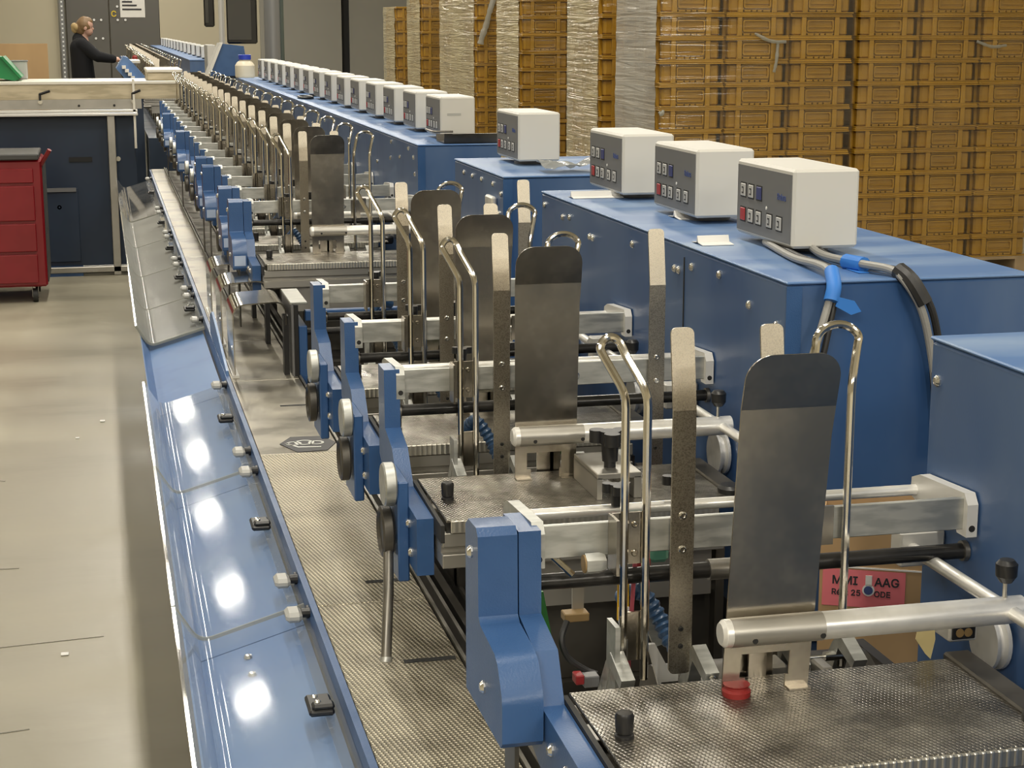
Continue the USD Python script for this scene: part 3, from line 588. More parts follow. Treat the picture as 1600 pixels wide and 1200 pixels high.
    part(tb, 'sleeve', MB().cyl((xa + .002, yt, zt), (xb + .002, yt, zt), .0136, 28), 'alu_profile')
    k = part(tb, 'clamp_post', cylm((XC - .042, yt, zt + .010), (XC - .042, yt, zt + .034), .0026, 10), 'screw_steel')
    part(k, 'knob', lathe([(0, .032), (.006, .032), (.010, .038), (.0105, .050), (.007, .054), (0, .055)], (XC - .042, yt, zt - .004), 2, 12), 'black_plastic')
    P('slide_rod', cylm((XC - .038, y0 + .0, zt), (XC - .038, y0 + .37, zt), .0068, 14), 'aluminium')
    P('rod_mount', MB().bx(XC - .052, XC - .001, y0 + .36, y0 + .385, zt - .02, zt + .018, b=.002), 'alu_white')
    # gripper mechanism behind the tray
    P('gripper_drum', MB().cyl((.53, y0 + .36, .90), (.765, y0 + .36, .90), .050, 24), 'dark_steel')
    P('drum_shaft', MB().cyl((.40, y0 + .36, .905), (.80, y0 + .36, .905), .010, 14), 'mid_steel')
    for i, x in enumerate((.46, .545, .64, .70)):
        a = P('gripper_arm', extr(yz([(.33, .94), (.30, .985), (.285, 1.0), (.245, .985), (.25, .975), (.285, .984), (.31, .93)], y0), 0, x, x + .014), 'galvanised', smooth=False)
        if i in (1, 2): part(a, 'finger', bxm(x + .001, x + .011, y0 + .222, y0 + .262, .968, .976, .001), 'alu_white'); part(a, 'bolt', screw_y(x + .007, y0 + .246, .979, .004), 'screw_steel')
    P('sucker_block', bxm(.60, .618, y0 + .215, y0 + .245, .955, 1.0, .003), 'mid_steel'); P('sucker_block', bxm(.655, .668, y0 + .22, y0 + .25, .95, .99, .002), 'mid_steel')
    P('valve_block', bxm(.625, .645, y0 + .33, y0 + .35, .985, 1.02, .003), 'green_paint'); P('valve_cap', cylm((.635, y0 + .34, 1.02), (.635, y0 + .34, 1.032), .007, 12), 'alu_white')
    P('support_plate', MB().bx(.566, .590, y0 + .212, y0 + .214, .955, 1.085).bx(.585, .600, y0 + .212, y0 + .214, .99, 1.03), 'steel_brushed')
    P('air_hose', tube_mesh(ridged(smooth_path([(.50, y0 + .38, 1.02), (.512, y0 + .36, 1.035), (.53, y0 + .35, 1.01), (.54, y0 + .33, .985), (.56, y0 + .30, .965)], 18))[0], ridged(smooth_path([(.50, y0 + .38, 1.02), (.512, y0 + .36, 1.035), (.53, y0 + .35, 1.01), (.54, y0 + .33, .985), (.56, y0 + .30, .965)], 18))[1], 14), 'hose_blue', label='ribbed blue air hose')
    return g
def ridged(p): return p, .0085 + .0012 * np.sin(np.arange(len(p)) * 1.5)
def slice_bend(t, zb, ang):
    """bends the part of the sheet (x, z in its plane; y = vertex[:,1]) above zb by ang towards +thickness"""
    top = t.slice_plane((0, zb, 0), (0, 1, 0), cap=False); bot = t.slice_plane((0, zb, 0), (0, -1, 0), cap=False)
    v = top.vertices.copy(); dz, h = v[:, 1] - zb, v[:, 2]
    v[:, 1] = zb + dz * math.cos(ang) - h * math.sin(ang) * 0; v[:, 2] = h + dz * math.sin(ang)
    return trimesh.util.concatenate([trimesh.Trimesh(v, top.faces, process=False), bot])

#F1
f1 = feeder(1.25, 'nearest sheet feeder, with a wide blue arm cover and a red foot under its paddle', True, st2=.615, pdx=-.0063, lean=.045, rux=-.011)
f2 = feeder(2.04, 'second sheet feeder from the camera, narrow blue arm with two steel discs', False, st2=.7525, pdx=-.0147, rux=-.080)
f3 = feeder(2.442, 'third sheet feeder from the camera, partly behind the second paddle', False, st2=.60, pdx=-.0145, rux=-.043)
f4 = feeder(2.86, 'fourth sheet feeder from the camera, last before the bright bent straps', False, st2=.756, pdx=-.011, rux=-.079)
FY0 = 4.464
fw = ['fifth sheet feeder, first of the long far row, its wide paddle in clear view'] + ['fifth sheet feeder from the camera, first of the long far row, wide paddle clear before it']
cov_kinds = {0, 1, 3, 4, 8, 12}
a_first = b_first = None
for k in range(17):
    y = FY0 + .405 * k
    lab = fw[0] if k == 0 else f'{ORD[k]} feeder of the long far row, counted from its near end'
    if k in cov_kinds:
        if a_first is None: a_first = feeder(y, lab, True, st2=.61, sticker=True)
        else: dup(a_first, (.59, y + .15, ZD), lab)
    else:
        if b_first is None: b_first = feeder(y, lab, False, st2=.61)
        else: dup(b_first, (.59, y + .15, ZD), lab)

# extras of single feeders
P1 = lambda n, m_, mt, **k: part(f1, n, m_, mt, **k)
P1('foot_cap', lathe([(0, -.001), (.013, -.001), (.0135, .004), (.011, .006), (.011, .008), (.0125, .010), (0, .010)], (.546, 1.25 + .165, ZT + .001), 2, 18), 'rubber_red', label='red rubber foot under the paddle')
P1('green_lever', extr(Polygon([(.402, 1.045), (.409, 1.045), (.420, .985), (.424, .94), (.412, .94)]), 1, 1.598, 1.606), 'green_paint')
P1('cylinder', MB().add(hexa((.433, 1.532, 1.093), .0105, 0, .020)), 'galvanised'); P1('cylinder_cap', cylm((.4315, 1.532, 1.093), (.4332, 1.532, 1.093), .0088, 16), 'sensor_brown')
P1('link_rod', cylm((.402, 1.56, 1.10), (.425, 1.545, 1.078), .0035, 10), 'chrome')
P1('sensor', bxm(.436, .462, 1.615, 1.632, 1.004, 1.013, .001), 'sensor_brown'); P1('sensor_bracket', MB().bx(.448, .460, 1.63, 1.634, 1.008, 1.05), 'alu_profile')
P1('sensor_cable', tube_mesh(smooth_path([(.438, 1.615, 1.006), (.430, 1.605, .99), (.436, 1.60, .972), (.452, 1.595, .960), (.463, 1.59, .956)], 8), .0035, 8), 'cable_black')
P1('pink_strip', extr(Polygon([(.495, 1.09), (.499, 1.09), (.494, 1.0), (.493, .955), (.488, .955), (.490, 1.0)]), 1, 1.572, 1.574), 'strip_pink')
P1('warning_label', bxm(.487, .499, 1.600, 1.602, 1.008, 1.05), 'label_yellow'); P1('warning_label', bxm(.488, .499, 1.598, 1.6005, 1.006, 1.022), 'paper')
P1('clamp_plate', MB().bx(.476, .481, 1.545, 1.60, .95, 1.008), 'galvanised'); P1('clamp_nut', hexa((.470, 1.575, .976), .006, 0, .006), 'galvanised')
P1('shim', extr(Polygon([(.455, .93), (.482, .93), (.482, .945), (.474, .952), (.462, .95), (.455, .942)]), 1, 1.565, 1.57), 'alu_white')
P1('light_sensor', bxm(.446, .462, 1.575, 1.59, .948, .960, .001), 'box_base'); P1('light_window', bxm(.437, .446, 1.575, 1.59, .952, .962, .001), 'button_red')
P1('lever_plate', extr(Polygon([(.515, .985), (.523, .985), (.535, .962), (.548, .958), (.548, .93), (.53, .93)]), 1, 1.585, 1.59), 'alu_white')
P1('link_arm', extr(Polygon([(.515, 1.01), (.52, 1.015), (.54, .995), (.542, .975), (.53, .972)]), 1, 1.61, 1.616), 'galvanised')
P1('valve', MB().bx(.507, .522, 1.60, 1.612, 1.058, 1.072, b=.002), 'rubber_red'); P1('valve', MB().bx(.524, .545, 1.61, 1.622, 1.062, 1.082, b=.004), 'mint_plastic')
P1('wing_plate', bxm(.572, .590, 1.452, 1.455, .97, 1.03), 'steel_brushed')
pu = part(f1, 'photo_sensor', bxm(.790, .821, 1.475, 1.52, 1.003, 1.024, .002), 'aluminium'); part(pu, 'window', bxm(.793, .818, 1.4735, 1.4755, 1.006, 1.021, .002), 'black_plastic'); part(pu, 'lens', MB().cyl((.801, 1.473, 1.013), (.801, 1.475, 1.013), .0045, 12).cyl((.810, 1.473, 1.013), (.810, 1.475, 1.013), .0045, 12), 'sensor_brown')
P1('torn_tape', extr(Polygon([(.755, 1.03), (.771, 1.031), (.773, 1.01), (.769, .990), (.763, .996), (.752, 1.012)]), 1, 1.470, 1.471), 'tape_cream')
P1('lever_rod', tube_mesh([(.345, 2.15, .922), (.322, 2.03, .866)], .006, 14), 'mid_steel') if False else None
lv = part(f2, 'lever_rod', tube_mesh([(.342, 2.16, .925), (.335, 2.12, .88), (.326, 2.09, .800)], .0068, 14), 'mid_steel', label='dull steel rod hanging from the arm over the deck')
part(lv, 'rod_end', MB().cyl((.3262, 2.0905, .802), (.3255, 2.088, .796), .0078, 14), 'galvanised')
part(f4, 'signal_tag', extr(Polygon([(.368, .985), (.382, .99), (.390, .982), (.388, .968), (.372, .966)]), 1, 3.20, 3.21), 'orange_part', label='small orange tag beside the arm')
bkt = thing('gripper_casting', 'bare aluminium casting with a black lobed knob, between first and second feeder bars', 'bracket', (.54, 2.03, 0.9))
# aluminium angle block and large star knob on the second feeder
LOC[str(bkt.GetPath())] = np.array((.54, 2.03, .9))
part(bkt, 'block', MB().bx(.605, .665, 2.085, 2.20, 1.022, 1.030, b=.001).bx(.605, .612, 2.085, 2.20, ZT + .0005, 1.024).bx(.655, .665, 2.085, 2.20, ZT + .0005, 1.024), 'alu_profile')
k_ = part(bkt, 'knob_stem', cylm((.632, 2.12, 1.029), (.632, 2.12, 1.05), .008, 12), 'black_plastic'); part(k_, 'knob', star_knob((.632, 2.12, 1.062), 1.5), 'black_plastic')

# bent straps and end plate in the gap before the far row
for i, (y, x1, zt) in enumerate(((4.06, .405, .953), (4.48, .40, .943), (4.90, .40, .935))):
    s = thing('bent_strap', ['nearest bent bright metal strap standing on the bed', 'middle bent bright metal strap standing on the bed', 'farthest bent bright metal strap standing on the bed'][i], 'metal strap', (.33, y, ZD))
    pr = [tuple(q) for q in round_path([(.283, ZD, 0), (.281, zt, 0), (x1, zt + .006, 0), (x1 + .002, zt - .05, 0)], .03, 6)[:, :2]]
    part(s, 'strap', sheet(pr, 1, y, y + .20, .003), 'chrome', 40); part(s, 'foot', bxm(.276, .292, y - .004, y + .204, ZD, ZD + .006), 'alu_white')
    part(s, 'rivet', cylm((.2795, y + .015, .85), (.277, y + .015, .85), .005, 10), 'screw_steel')
    part(s, 'post', bxm(x1 - .004, x1 + .008, y + .01, y + .045, ZD, zt - .03), 'black_plastic')
ep = thing('end_plate', 'upright blue end plate with grey flank between straps and near feeders', 'end plate', (.435, 4.15, .735))
part(ep, 'flank', bxm(.418, .424, 4.05, 4.27, .736, .955, .001), 'box_base'); part(ep, 'edge', bxm(.424, .434, 4.045, 4.27, .736, .952, .001), 'black_plastic'); part(ep, 'front', bxm(.434, .455, 4.05, 4.25, .736, .90, .002), 'blue_paint'); part(ep, 'cap', bxm(.416, .456, 4.05, 4.27, .952, .958, .001), 'galvanised')
part(ep, 'brace', bxm(.455, .845, 4.09, 4.115, .905, .930, .002), 'blue_paint'); part(ep, 'brace', cylm((.455, 4.20, .86), (.845, 4.20, .86), .009, 12), 'black_rod')
part(ep, 'air_hose', tube_mesh(ridged(smooth_path([(.60, 4.08, .90), (.61, 4.06, .92), (.63, 4.06, .95), (.66, 4.08, .94)], 8))[0], .011, 10), 'hose_blue'); part(ep, 'leg', bxm(.83, .845, 4.08, 4.22, .735, .93), 'dark_steel')
gp = thing('paper_sheet', 'loose white paper sheet lying below the second feeder tray', 'paper', (.47, 1.95, .753))
part(gp, 'sheet', bxm(.50, .60, 1.88, 1.99, .7535, .7550), 'paper')
ch = thing('tin_chute', 'dull tin chute plate standing behind the nearest blue arm', 'chute', (.43, 1.80, .74))
part(ch, 'plate', sheet([(.512, .752), (.44, .90), (.436, .93)], 1, 1.76, 1.88, .002), 'alu_white')

# carton with the pink label
ct = thing('carton', 'open brown cardboard carton with a pink printed label, between two blue cabinets', 'carton', (.935, 1.93, .779), -26)
w, dp, h = .150, .09, .222
def cpart(par, n, m_, mt, **k): return part(par, n, m_, mt, world=False, **k)
cpart(ct, 'side', bxm(-w / 2, w / 2, -dp / 2, -dp / 2 + .003, .0005, h), 'cardboard'); cpart(ct, 'side', bxm(-w / 2, w / 2, dp / 2 - .003, dp / 2, .0005, h), 'cardboard')
cpart(ct, 'side', bxm(-w / 2, -w / 2 + .003, -dp / 2 + .003, dp / 2 - .003, .0005, h), 'cardboard'); cpart(ct, 'side', bxm(w / 2 - .003, w / 2, -dp / 2 + .003, dp / 2 - .003, .0005, h), 'cardboard')
cpart(ct, 'bottom', bxm(-w / 2, w / 2, -dp / 2, dp / 2, 0, .003), 'cardboard')
cpart(ct, 'flap', extr(Polygon([(-w / 2, h), (w / 2, h), (w / 2, h + .03), (.0, h + .022), (-w / 2, h + .002)]), 1, dp / 2 - .003, dp / 2), 'cardboard')
cpart(ct, 'seam', bxm(-w / 2, w / 2, -dp / 2 - .0012, -dp / 2, h - .062, h - .060), 'label_yellow' if False else 'paper')
lb = cpart(ct, 'label', bxm(-w / 2 + .004, .030, -dp / 2 - .0010, -dp / 2, h - .112, h - .064), 'label_pink', label='pink printed label')
for tx, hh, ox, oz in (('MMI', .0105, -.060, -.083), ('AAG', .0105, -.008, -.083), ('Réf : 25', .0072, -.060, -.097), ('ODE', .0072, -.008, -.097)):
    cpart(lb, 'lettering', text_on(tx, hh, (ox, -dp / 2 - .0011, h + oz), (1, 0, 0), (0, 0, 1), True), 'ink')
cpart(lb, 'tag', MB().add(extr(Point(-.0145, h - .089).buffer(.0075, 10), 1, -dp / 2 - .0022, -dp / 2 - .0012)).add(extr(sbox(-.0185, h - .084, -.0105, h - .070), 1, -dp / 2 - .0022, -dp / 2 - .0012)), 'paper')
cpart(lb, 'tag_print', extr(Point(-.0145, h - .089).buffer(.0055, 10), 1, -dp / 2 - .0028, -dp / 2 - .0022), 'logo_blue')

# ================================================================= stacks of yellow crates
CWX, CDY, CH = .415, .43, .1385
def crate(path_prim):
    c = path_prim
    x1, y1 = CWX - .008, CDY - .008
    fl = 0.018
    cpart(c, 'body', MB().bx(.024, x1 - .024, .024, y1 - .024, .004, CH - .02, b=.014), 'crate_yellow')
    cpart(c, 'top_flange', MB().bx(0, x1, 0, y1, CH - .022, CH - .014, b=.003).bx(.003, x1 - .003, .003, y1 - .003, CH - .014, CH - .0005, b=.004), 'crate_yellow')
    cpart(c, 'bottom_flange', bxm(.004, x1 - .004, .004, y1 - .004, 0, .007, .002), 'crate_yellow')
    for xa in (.074, .290): cpart(c, 'rib', MB().bx(xa, xa + .030, .003, .026, .005, CH - .02, b=.003), 'crate_yellow')
    fr = sbox(.11, .030, .285, .100).buffer(-.012).buffer(.012, quad_segs=4)
    ho = sbox(.119, .038, .276, .092).buffer(-.010).buffer(.010, quad_segs=4)
    cpart(c, 'handle_frame', extr(fr.difference(ho), 1, .010, .026), 'crate_yellow')
    cpart(c, 'handle_bar', MB().bx(.12, .275, .016, .026, .056, .062).bx(.11, .285, .008, .026, .108, .114, b=.002), 'crate_yellow')
    cpart(c, 'comb', MB().bx(.115, .155, .012, .026, .010, .020).bx(.165, .190, .012, .026, .010, .020).bx(.20, .225, .012, .026, .010, .020).bx(.235, .280, .012, .026, .010, .020), 'crate_yellow', kind='stuff')
    for ya in (.074, .306): cpart(c, 'rib', MB().bx(.003, .026, ya, ya + .030, .005, CH - .02, b=.003), 'crate_yellow')
    fr2 = extr(fr.difference(ho), 0, .010, .026); cpart(c, 'handle_frame', fr2, 'crate_yellow')
    return c
crate0 = None
def put_crate(x, y, z, label, group):
    global crate0
    if crate0 is None:
        crate0 = crate(thing('plastic_crate', label, 'crate', (x, y, z), group=group)); return
    r = thing('plastic_crate', label, 'crate', (x, y, z), rng.uniform(-.6, .6), group=group)
    r.GetReferences().AddInternalReference(crate0.GetPath()); r.SetInstanceable(True)
def pallet(x, y, nx, ny, label):
    p = thing('pallet', label, 'pallet', (x, y, 0)); x1, y1 = x + nx * CWX, y + ny * CDY
    for k in range(6):
        ya = y + (y1 - y - .09) * k / 5; part(p, 'top_board', bxm(x, x1, ya, ya + .09, .125, .1445), 'pallet_wood')
    for k in range(3):
        xa = x + (x1 - x - .1) * k / 2; part(p, 'block_row', bxm(xa, xa + .1, y, y1, .022, .125), 'pallet_wood'); part(p, 'foot_board', bxm(xa, xa + .1, y, y1, 0, .022), 'pallet_wood')
ORDC = ['left', 'second', 'third', 'fourth']
STK = [('A', 3.262, 10.0, 3, 2, 13, 'big stack nearest the machine'), ('B', 4.545, 10.02, 3, 1, 13, 'stack at the right edge of the photo'), ('C', 3.34, 11.5, 1, 2, 13, 'second wrapped stack'),
       ('D', 3.335, 13.8, 2, 2, 13, 'third wrapped stack'), ('E', 3.392, 15.8, 1, 4, 13, 'fourth wrapped stack'), ('F', 3.432, 18.8, 1, 2, 13, 'fifth wrapped stack'), ('G', 3.385, 20.2, 1, 2, 12, 'farthest wrapped stack')]
for key, sx, sy, nx, ny, nz, nm in STK:
    pallet(sx, sy, nx, ny, f'wooden pallet under the {nm} of yellow crates' if key != 'A' else 'wooden pallet under the biggest stack of yellow crates')
    for i in range(nx):
        for j in range(ny):
            for k in range(nz):
                if j == 0 and key in 'ABD':
                    lab = f'yellow crate, {ORDC[i]} column of the {nm}, row {ORD[nz - 1 - k]} down from its top'
                    if len(lab.split()) > 16: lab = f'yellow crate, {ORDC[i]} column, {ORD[nz - 1 - k]} from top, {nm}'
                    grp = None
                elif j == 0:
                    lab = f'yellow crate at the front of the {nm}, {ORD[nz - 1 - k]} from its top'; grp = None
                else:
                    lab = f'yellow crate behind stretch film inside the {nm}'; grp = f'crates behind film, {nm}'
                put_crate(sx + i * CWX + rng.uniform(-.003, .003), sy + j * CDY + rng.uniform(-.004, .004), .145 + k * CH, lab, grp)
def film_sheet(x, y0, y1, z0, z1, m_, seed, axis=0, amp=.012):
    ny, nz = 22, 60; Y, Z = np.meshgrid(np.linspace(y0, y1, ny), np.linspace(z0, z1, nz), indexing='ij')
    pt = np.stack([Y * 4, Z * 26 + 2.0 * meshkit.noise(np.stack([Y * 3, Z * 2, Y * 0], -1), seed), Y * 0 + seed], -1)
    X = x - .006 - amp * meshkit.fbm(pt, 2, seed)
    V = np.stack([X, Y, Z] if axis == 0 else [Y, X, Z], -1).reshape(-1, 3); F = []
    for i in range(ny - 1):
        for j in range(nz - 1):
            a, b, c_, d_ = i * nz + j, (i + 1) * nz + j, (i + 1) * nz + j + 1, i * nz + j + 1; F += [[a, b, c_], [a, c_, d_]]
    F = np.array(F)
    return trimesh.Trimesh(V, F[:, ::-1] if axis == 0 else F, process=False)
for key, sx, sy, nx, ny, nz, nm in STK:
    if key == 'B':
        f = thing('stretch_film', 'thin clear stretch film over the front of the stack at the right edge', 'stretch film', (sx, sy, 0))
        part(f, 'front_sheet', film_sheet(sy - .004, sx, sx + nx * CWX, .14, .145 + nz * CH, 'film_thin', 9, 1, .006), 'film_thin', True); continue
    f = thing('stretch_film', f'wrinkled stretch film round the {nm} of yellow crates', 'stretch film', (sx, sy, 0))
    part(f, 'side_sheet', film_sheet(sx - .004, sy + (.03 if key in 'AG' else .05), sy + ny * CDY, .14, .145 + nz * CH, 'film_wrap', ord(key)), 'film_grey' if key == 'A' else 'film_wrap', True)
    part(f, 'front_sheet', film_sheet(sy - .004, sx - .004, sx + nx * CWX, .14, .145 + nz * CH, 'film_thin', ord(key) + 30, 1, .006), 'film_thin', True)
crumple('film_tail', 3.37, 3.46, 15.74, 15.78, 1.5, .3, 'acrylic_frost', 'loose white film tail hanging on the fourth wrapped stack', 'film tail', 5) if False else None
ft = thing('film_tail', 'loose crumpled white film tail hanging on the fourth wrapped stack', 'film tail', (3.44, 15.75, 1.4))
pts = smooth_path([(3.55, 15.755, 1.86), (3.50, 15.74, 1.72), (3.47, 15.75, 1.60), (3.43, 15.74, 1.50), (3.415, 15.75, 1.43)], 8)
part(ft, 'tail', tube_mesh(pts, .016 + .02 * meshkit.noise(np.stack([np.arange(len(pts)) * .9] * 3, -1)), 9), 'acrylic_edge', True)
for i, (xa, za, xb, zb, yy) in enumerate(((3.85, 1.55, 4.05, 1.50, 9.975), (4.0, 1.50, 3.98, 1.32, 9.975), (5.32, 1.50, 5.52, 1.475, 9.985), (3.28, 1.10, 3.255, 1.09, 9.97))):
    solo('film_shred', tube_mesh(smooth_path([(xa, yy, za), ((xa + xb) / 2, yy - .01, (za + zb) / 2 - .02), (xb, yy, zb)], 6), .006 + .008 * meshkit.noise(np.arange(13)[:, None] * np.ones(3) * .7, i), 7), 'acrylic_edge', ['white film shred across the middle of the big crate stack', 'white film shred hanging lower down the big crate stack', 'white film shred on the stack at the right edge', 'small film shred at the left corner of the big stack'][i], 'film shred', True)

# ================================================================= cross conveyor, base cabinet and cart on the left
cv = thing('cross_conveyor', 'long cream cross conveyor with bright top rail at the upper left', 'conveyor', (-1.6, 11.8, .3))
part(cv, 'table_top', bxm(-4.2, .54, 11.50, 12.1, 1.228, 1.249, .003), 'cream_bright'); part(cv, 'upper_panel', bxm(-4.2, .52, 11.512, 11.53, 1.135, 1.228), 'conveyor_cream')
part(cv, 'lower_panel', bxm(-4.2, .262, 11.505, 11.53, 1.073, 1.134), 'alu_profile'); part(cv, 'rail', MB().bx(-4.2, .235, 11.47, 11.53, 1.030, 1.050, b=.004).bx(-4.2, .235, 11.485, 11.53, 1.052, 1.070, b=.003), 'alu_white')
part(cv, 'upright', bxm(.207, .222, 11.485, 11.50, .82, 1.26), 'cream_bright')
for xa in (.040, -2.4): part(cv, 'leg', bxm(xa, xa + .048, 11.49, 11.535, .001, 1.030, .003), 'alu_profile')
part(cv, 'bottom_rail', MB().bx(-2.4, .24, 11.49, 11.53, .022, .06, b=.004), 'alu_profile')
for xa in (-.375, .20):
    h = part(cv, 'clamp_lever', MB().bx(xa, xa + .014, 11.488, 11.504, 1.13, 1.175, b=.002).tube([(xa + .007, 11.49, 1.17), (xa + .07 * (1 if xa < 0 else .8), 11.47, 1.19)], .008, 8), 'black_plastic'); part(h, 'hub', cylm((xa + .007, 11.505, 1.12), (xa + .007, 11.49, 1.12), .014, 12), 'screw_steel')
for xa in (-.13, .09): part(cv, 'bolt', cylm((xa, 11.506, 1.095), (xa, 11.498, 1.095), .008, 8), 'black_plastic')
bc = thing('conveyor_base', 'dark blue base cabinet under the cross conveyor', 'base cabinet', (-1.5, 11.8, .06))
part(bc, 'body', bxm(-4.2, .215, 11.56, 12.05, .061, 1.027), 'navy_paint'); part(bc, 'recess_handle', bxm(-.21, -.065, 11.552, 11.562, .735, .765), 'dark_gap')
dr_ = part(bc, 'access_door', bxm(-.50, -.165, 11.545, 11.561, .09, .565, .002), 'navy_paint'); part(dr_, 'lock', lathe([(.006, 0), (.014, 0), (.014, .006), (.006, .006)], (-.285, 11.545, .445), 1, 14), 'screw_steel'); part(dr_, 'top_strip', bxm(-.50, -.175, 11.535, 11.546, .545, .570), 'panel_grey')
part(bc, 'knob', lathe([(0, 0), (.016, 0), (.012, .01), (0, .01)], (.10, 11.55, .75), 1, 12), 'screw_steel'); part(bc, 'foot_block', bxm(-.60, -.155, 11.50, 11.75, 0, .06), 'blue_paint')
rc = thing('tool_cart', 'red steel tool cart with black top, cut by the left edge', 'tool cart', (-.75, 10.75, 0))
part(rc, 'body', bxm(-1.25, -.345, 10.42, 10.95, .095, .835, .012), 'cart_red'); part(rc, 'top_slab', bxm(-1.26, -.36, 10.40, 10.96, .836, .870, .006), 'cart_dark')
for z0, z1 in ((.70, .79), (.48, .69), (.30, .47), (.115, .29)): part(rc, 'drawer', bxm(-1.22, -.395, 10.405, 10.425, z0 + .004, z1 - .004, .004), 'cart_red')
part(rc, 'side_strip', bxm(-.346, -.338, 10.44, 10.93, .12, .82, .002), 'cart_dark')
hd = part(rc, 'push_handle', tube_mesh([(-.352, 10.45, .80), (-.325, 10.40, .845), (-.295, 10.38, .895)], .013, 12), 'cart_red')
for xa, ya in ((-.42, 10.47), (-1.18, 10.47), (-.42, 10.88), (-1.18, 10.88)):
    w_ = part(rc, 'caster', cylm((xa - .014, ya, .040), (xa + .014, ya, .040), .040, 18), 'dark_rubber'); part(w_, 'fork', MB().bx(xa - .019, xa - .015, ya - .02, ya + .02, .03, .097).bx(xa + .015, xa + .019, ya - .02, ya + .02, .03, .097).cyl((xa - .02, ya, .04), (xa + .02, ya, .04), .012, 10), 'mid_steel')
bd = solo('cardboard_panel', bxm(-2.2, -.345, 13.0, 13.03, 0, 1.47), 'cardboard', 'tall brown cardboard panel standing behind the cross conveyor', 'cardboard')
gt = thing('green_tub', 'tilted green plastic tub on the left end of the conveyor top', 'tub', (-.62, 11.8, 1.249))
part(gt, 'tub', extr(Polygon([(-.80, 1.30), (-.52, 1.2505), (-.49, 1.262), (-.53, 1.33), (-.60, 1.40), (-.80, 1.43)]), 1, 11.62, 11.95), 'green_plastic', smooth=20)
part(gt, 'rim', extr(Polygon([(-.49, 1.268), (-.475, 1.275), (-.585, 1.405), (-.60, 1.40)]), 1, 11.60, 11.97), 'green_plastic')
sb = thing('grey_bin', 'small grey bin standing behind the green tub', 'bin', (-.52, 12.0, 1.249)); part(sb, 'bin_body', bxm(-.60, -.455, 12.0, 12.09, 1.2492, 1.37, .006), 'switch_grey'); part(sb, 'bin_rim', bxm(-.605, -.45, 11.995, 12.095, 1.362, 1.372, .002), 'rack_grey')
cb = thing('cream_cover', 'low cream cover block at the right end of the conveyor top', 'cover', (.40, 11.8, .95)); part(cb, 'block', bxm(.305, .52, 11.54, 12.1, 1.2492, 1.30, .006), 'conveyor_cream'); part(cb, 'cap', bxm(.300, .53, 11.53, 12.11, 1.30, 1.322, .005), 'cream_bright')

# blue feed hopper beside the person, red lamp
hp = thing('feed_hopper', 'blue slanted hopper with white envelopes under the hand of the person', 'hopper', (.28, 14.6, 0))
part(hp, 'chute', extr(Polygon([(.14, 1.26), (.20, 1.355), (.235, 1.345), (.36, 1.20), (.36, 1.12), (.27, 1.10)]), 1, 14.3, 14.75), 'blue_panel', smooth=20); part(hp, 'stand', bxm(.22, .34, 14.35, 14.7, 0, 1.12), 'navy_paint')
for k in range(5): part(hp, 'envelope', bxm(.185 + .022 * k, .215 + .022 * k, 14.24 + .004 * k, 14.30, 1.26 - .028 * k, 1.285 - .028 * k), 'paper')
part(hp, 'slat_rail', bxm(.24, .33, 14.32, 14.74, 1.30, 1.325, .004), 'cream_bright')
rl = thing('signal_button', 'small red stop button before the distant feeders', 'button', (.30, 14.9, 0)); part(rl, 'cap', lathe([(0, 0), (.022, 0), (.022, .03), (.012, .045), (0, .045)], (.30, 14.9, 1.31), 2, 14), 'rubber_red'); part(rl, 'stem', bxm(.285, .315, 14.88, 14.92, 0, 1.31), 'mid_steel')

# distant second half of the line
for k in range(22):
    y = 15.1 + .60 * k
    dup(b_first, (.56, y + .15, ZD), 'distant feeder beyond the cross conveyor, only its bright guide tops showing', group='distant feeders beyond the cross conveyor')
db = thing('distant_bed', 'distant bed of the machine beyond the cross conveyor', 'machine bed', (.6, 21, 0)); part(db, 'bed_body', bxm(.36, .84, 13.9, 28.5, 0, .734), 'navy_paint')
dc = thing('distant_cabinet', 'distant long drive cabinet beyond the blue console', 'cabinet', (1.05, 23, 0)); part(dc, 'body', bxm(XC, 1.15, 17.0, 29.5, 0, 1.268), 'blue_cabinet'); part(dc, 'lid', bxm(XC - .003, 1.155, 16.99, 29.51, 1.2685, ZC), 'blue_dusty')
for k in range(13):
    dup(second_box, (1.03, 17.4 + .9 * k, ZC), 'distant control box in the row beyond the blue console', group='distant control boxes beyond the console')
wc = thing('white_cabinet', 'pale switch cabinet standing left of the blue console', 'cabinet', (.80, 14.5, 0)); part(wc, 'body', bxm(.875, .945, 14.6, 15.0, 0, 1.44, .005), 'switch_grey'); part(wc, 'door_leaf', bxm(.878, .942, 14.59, 14.601, .1, 1.43), 'box_white')

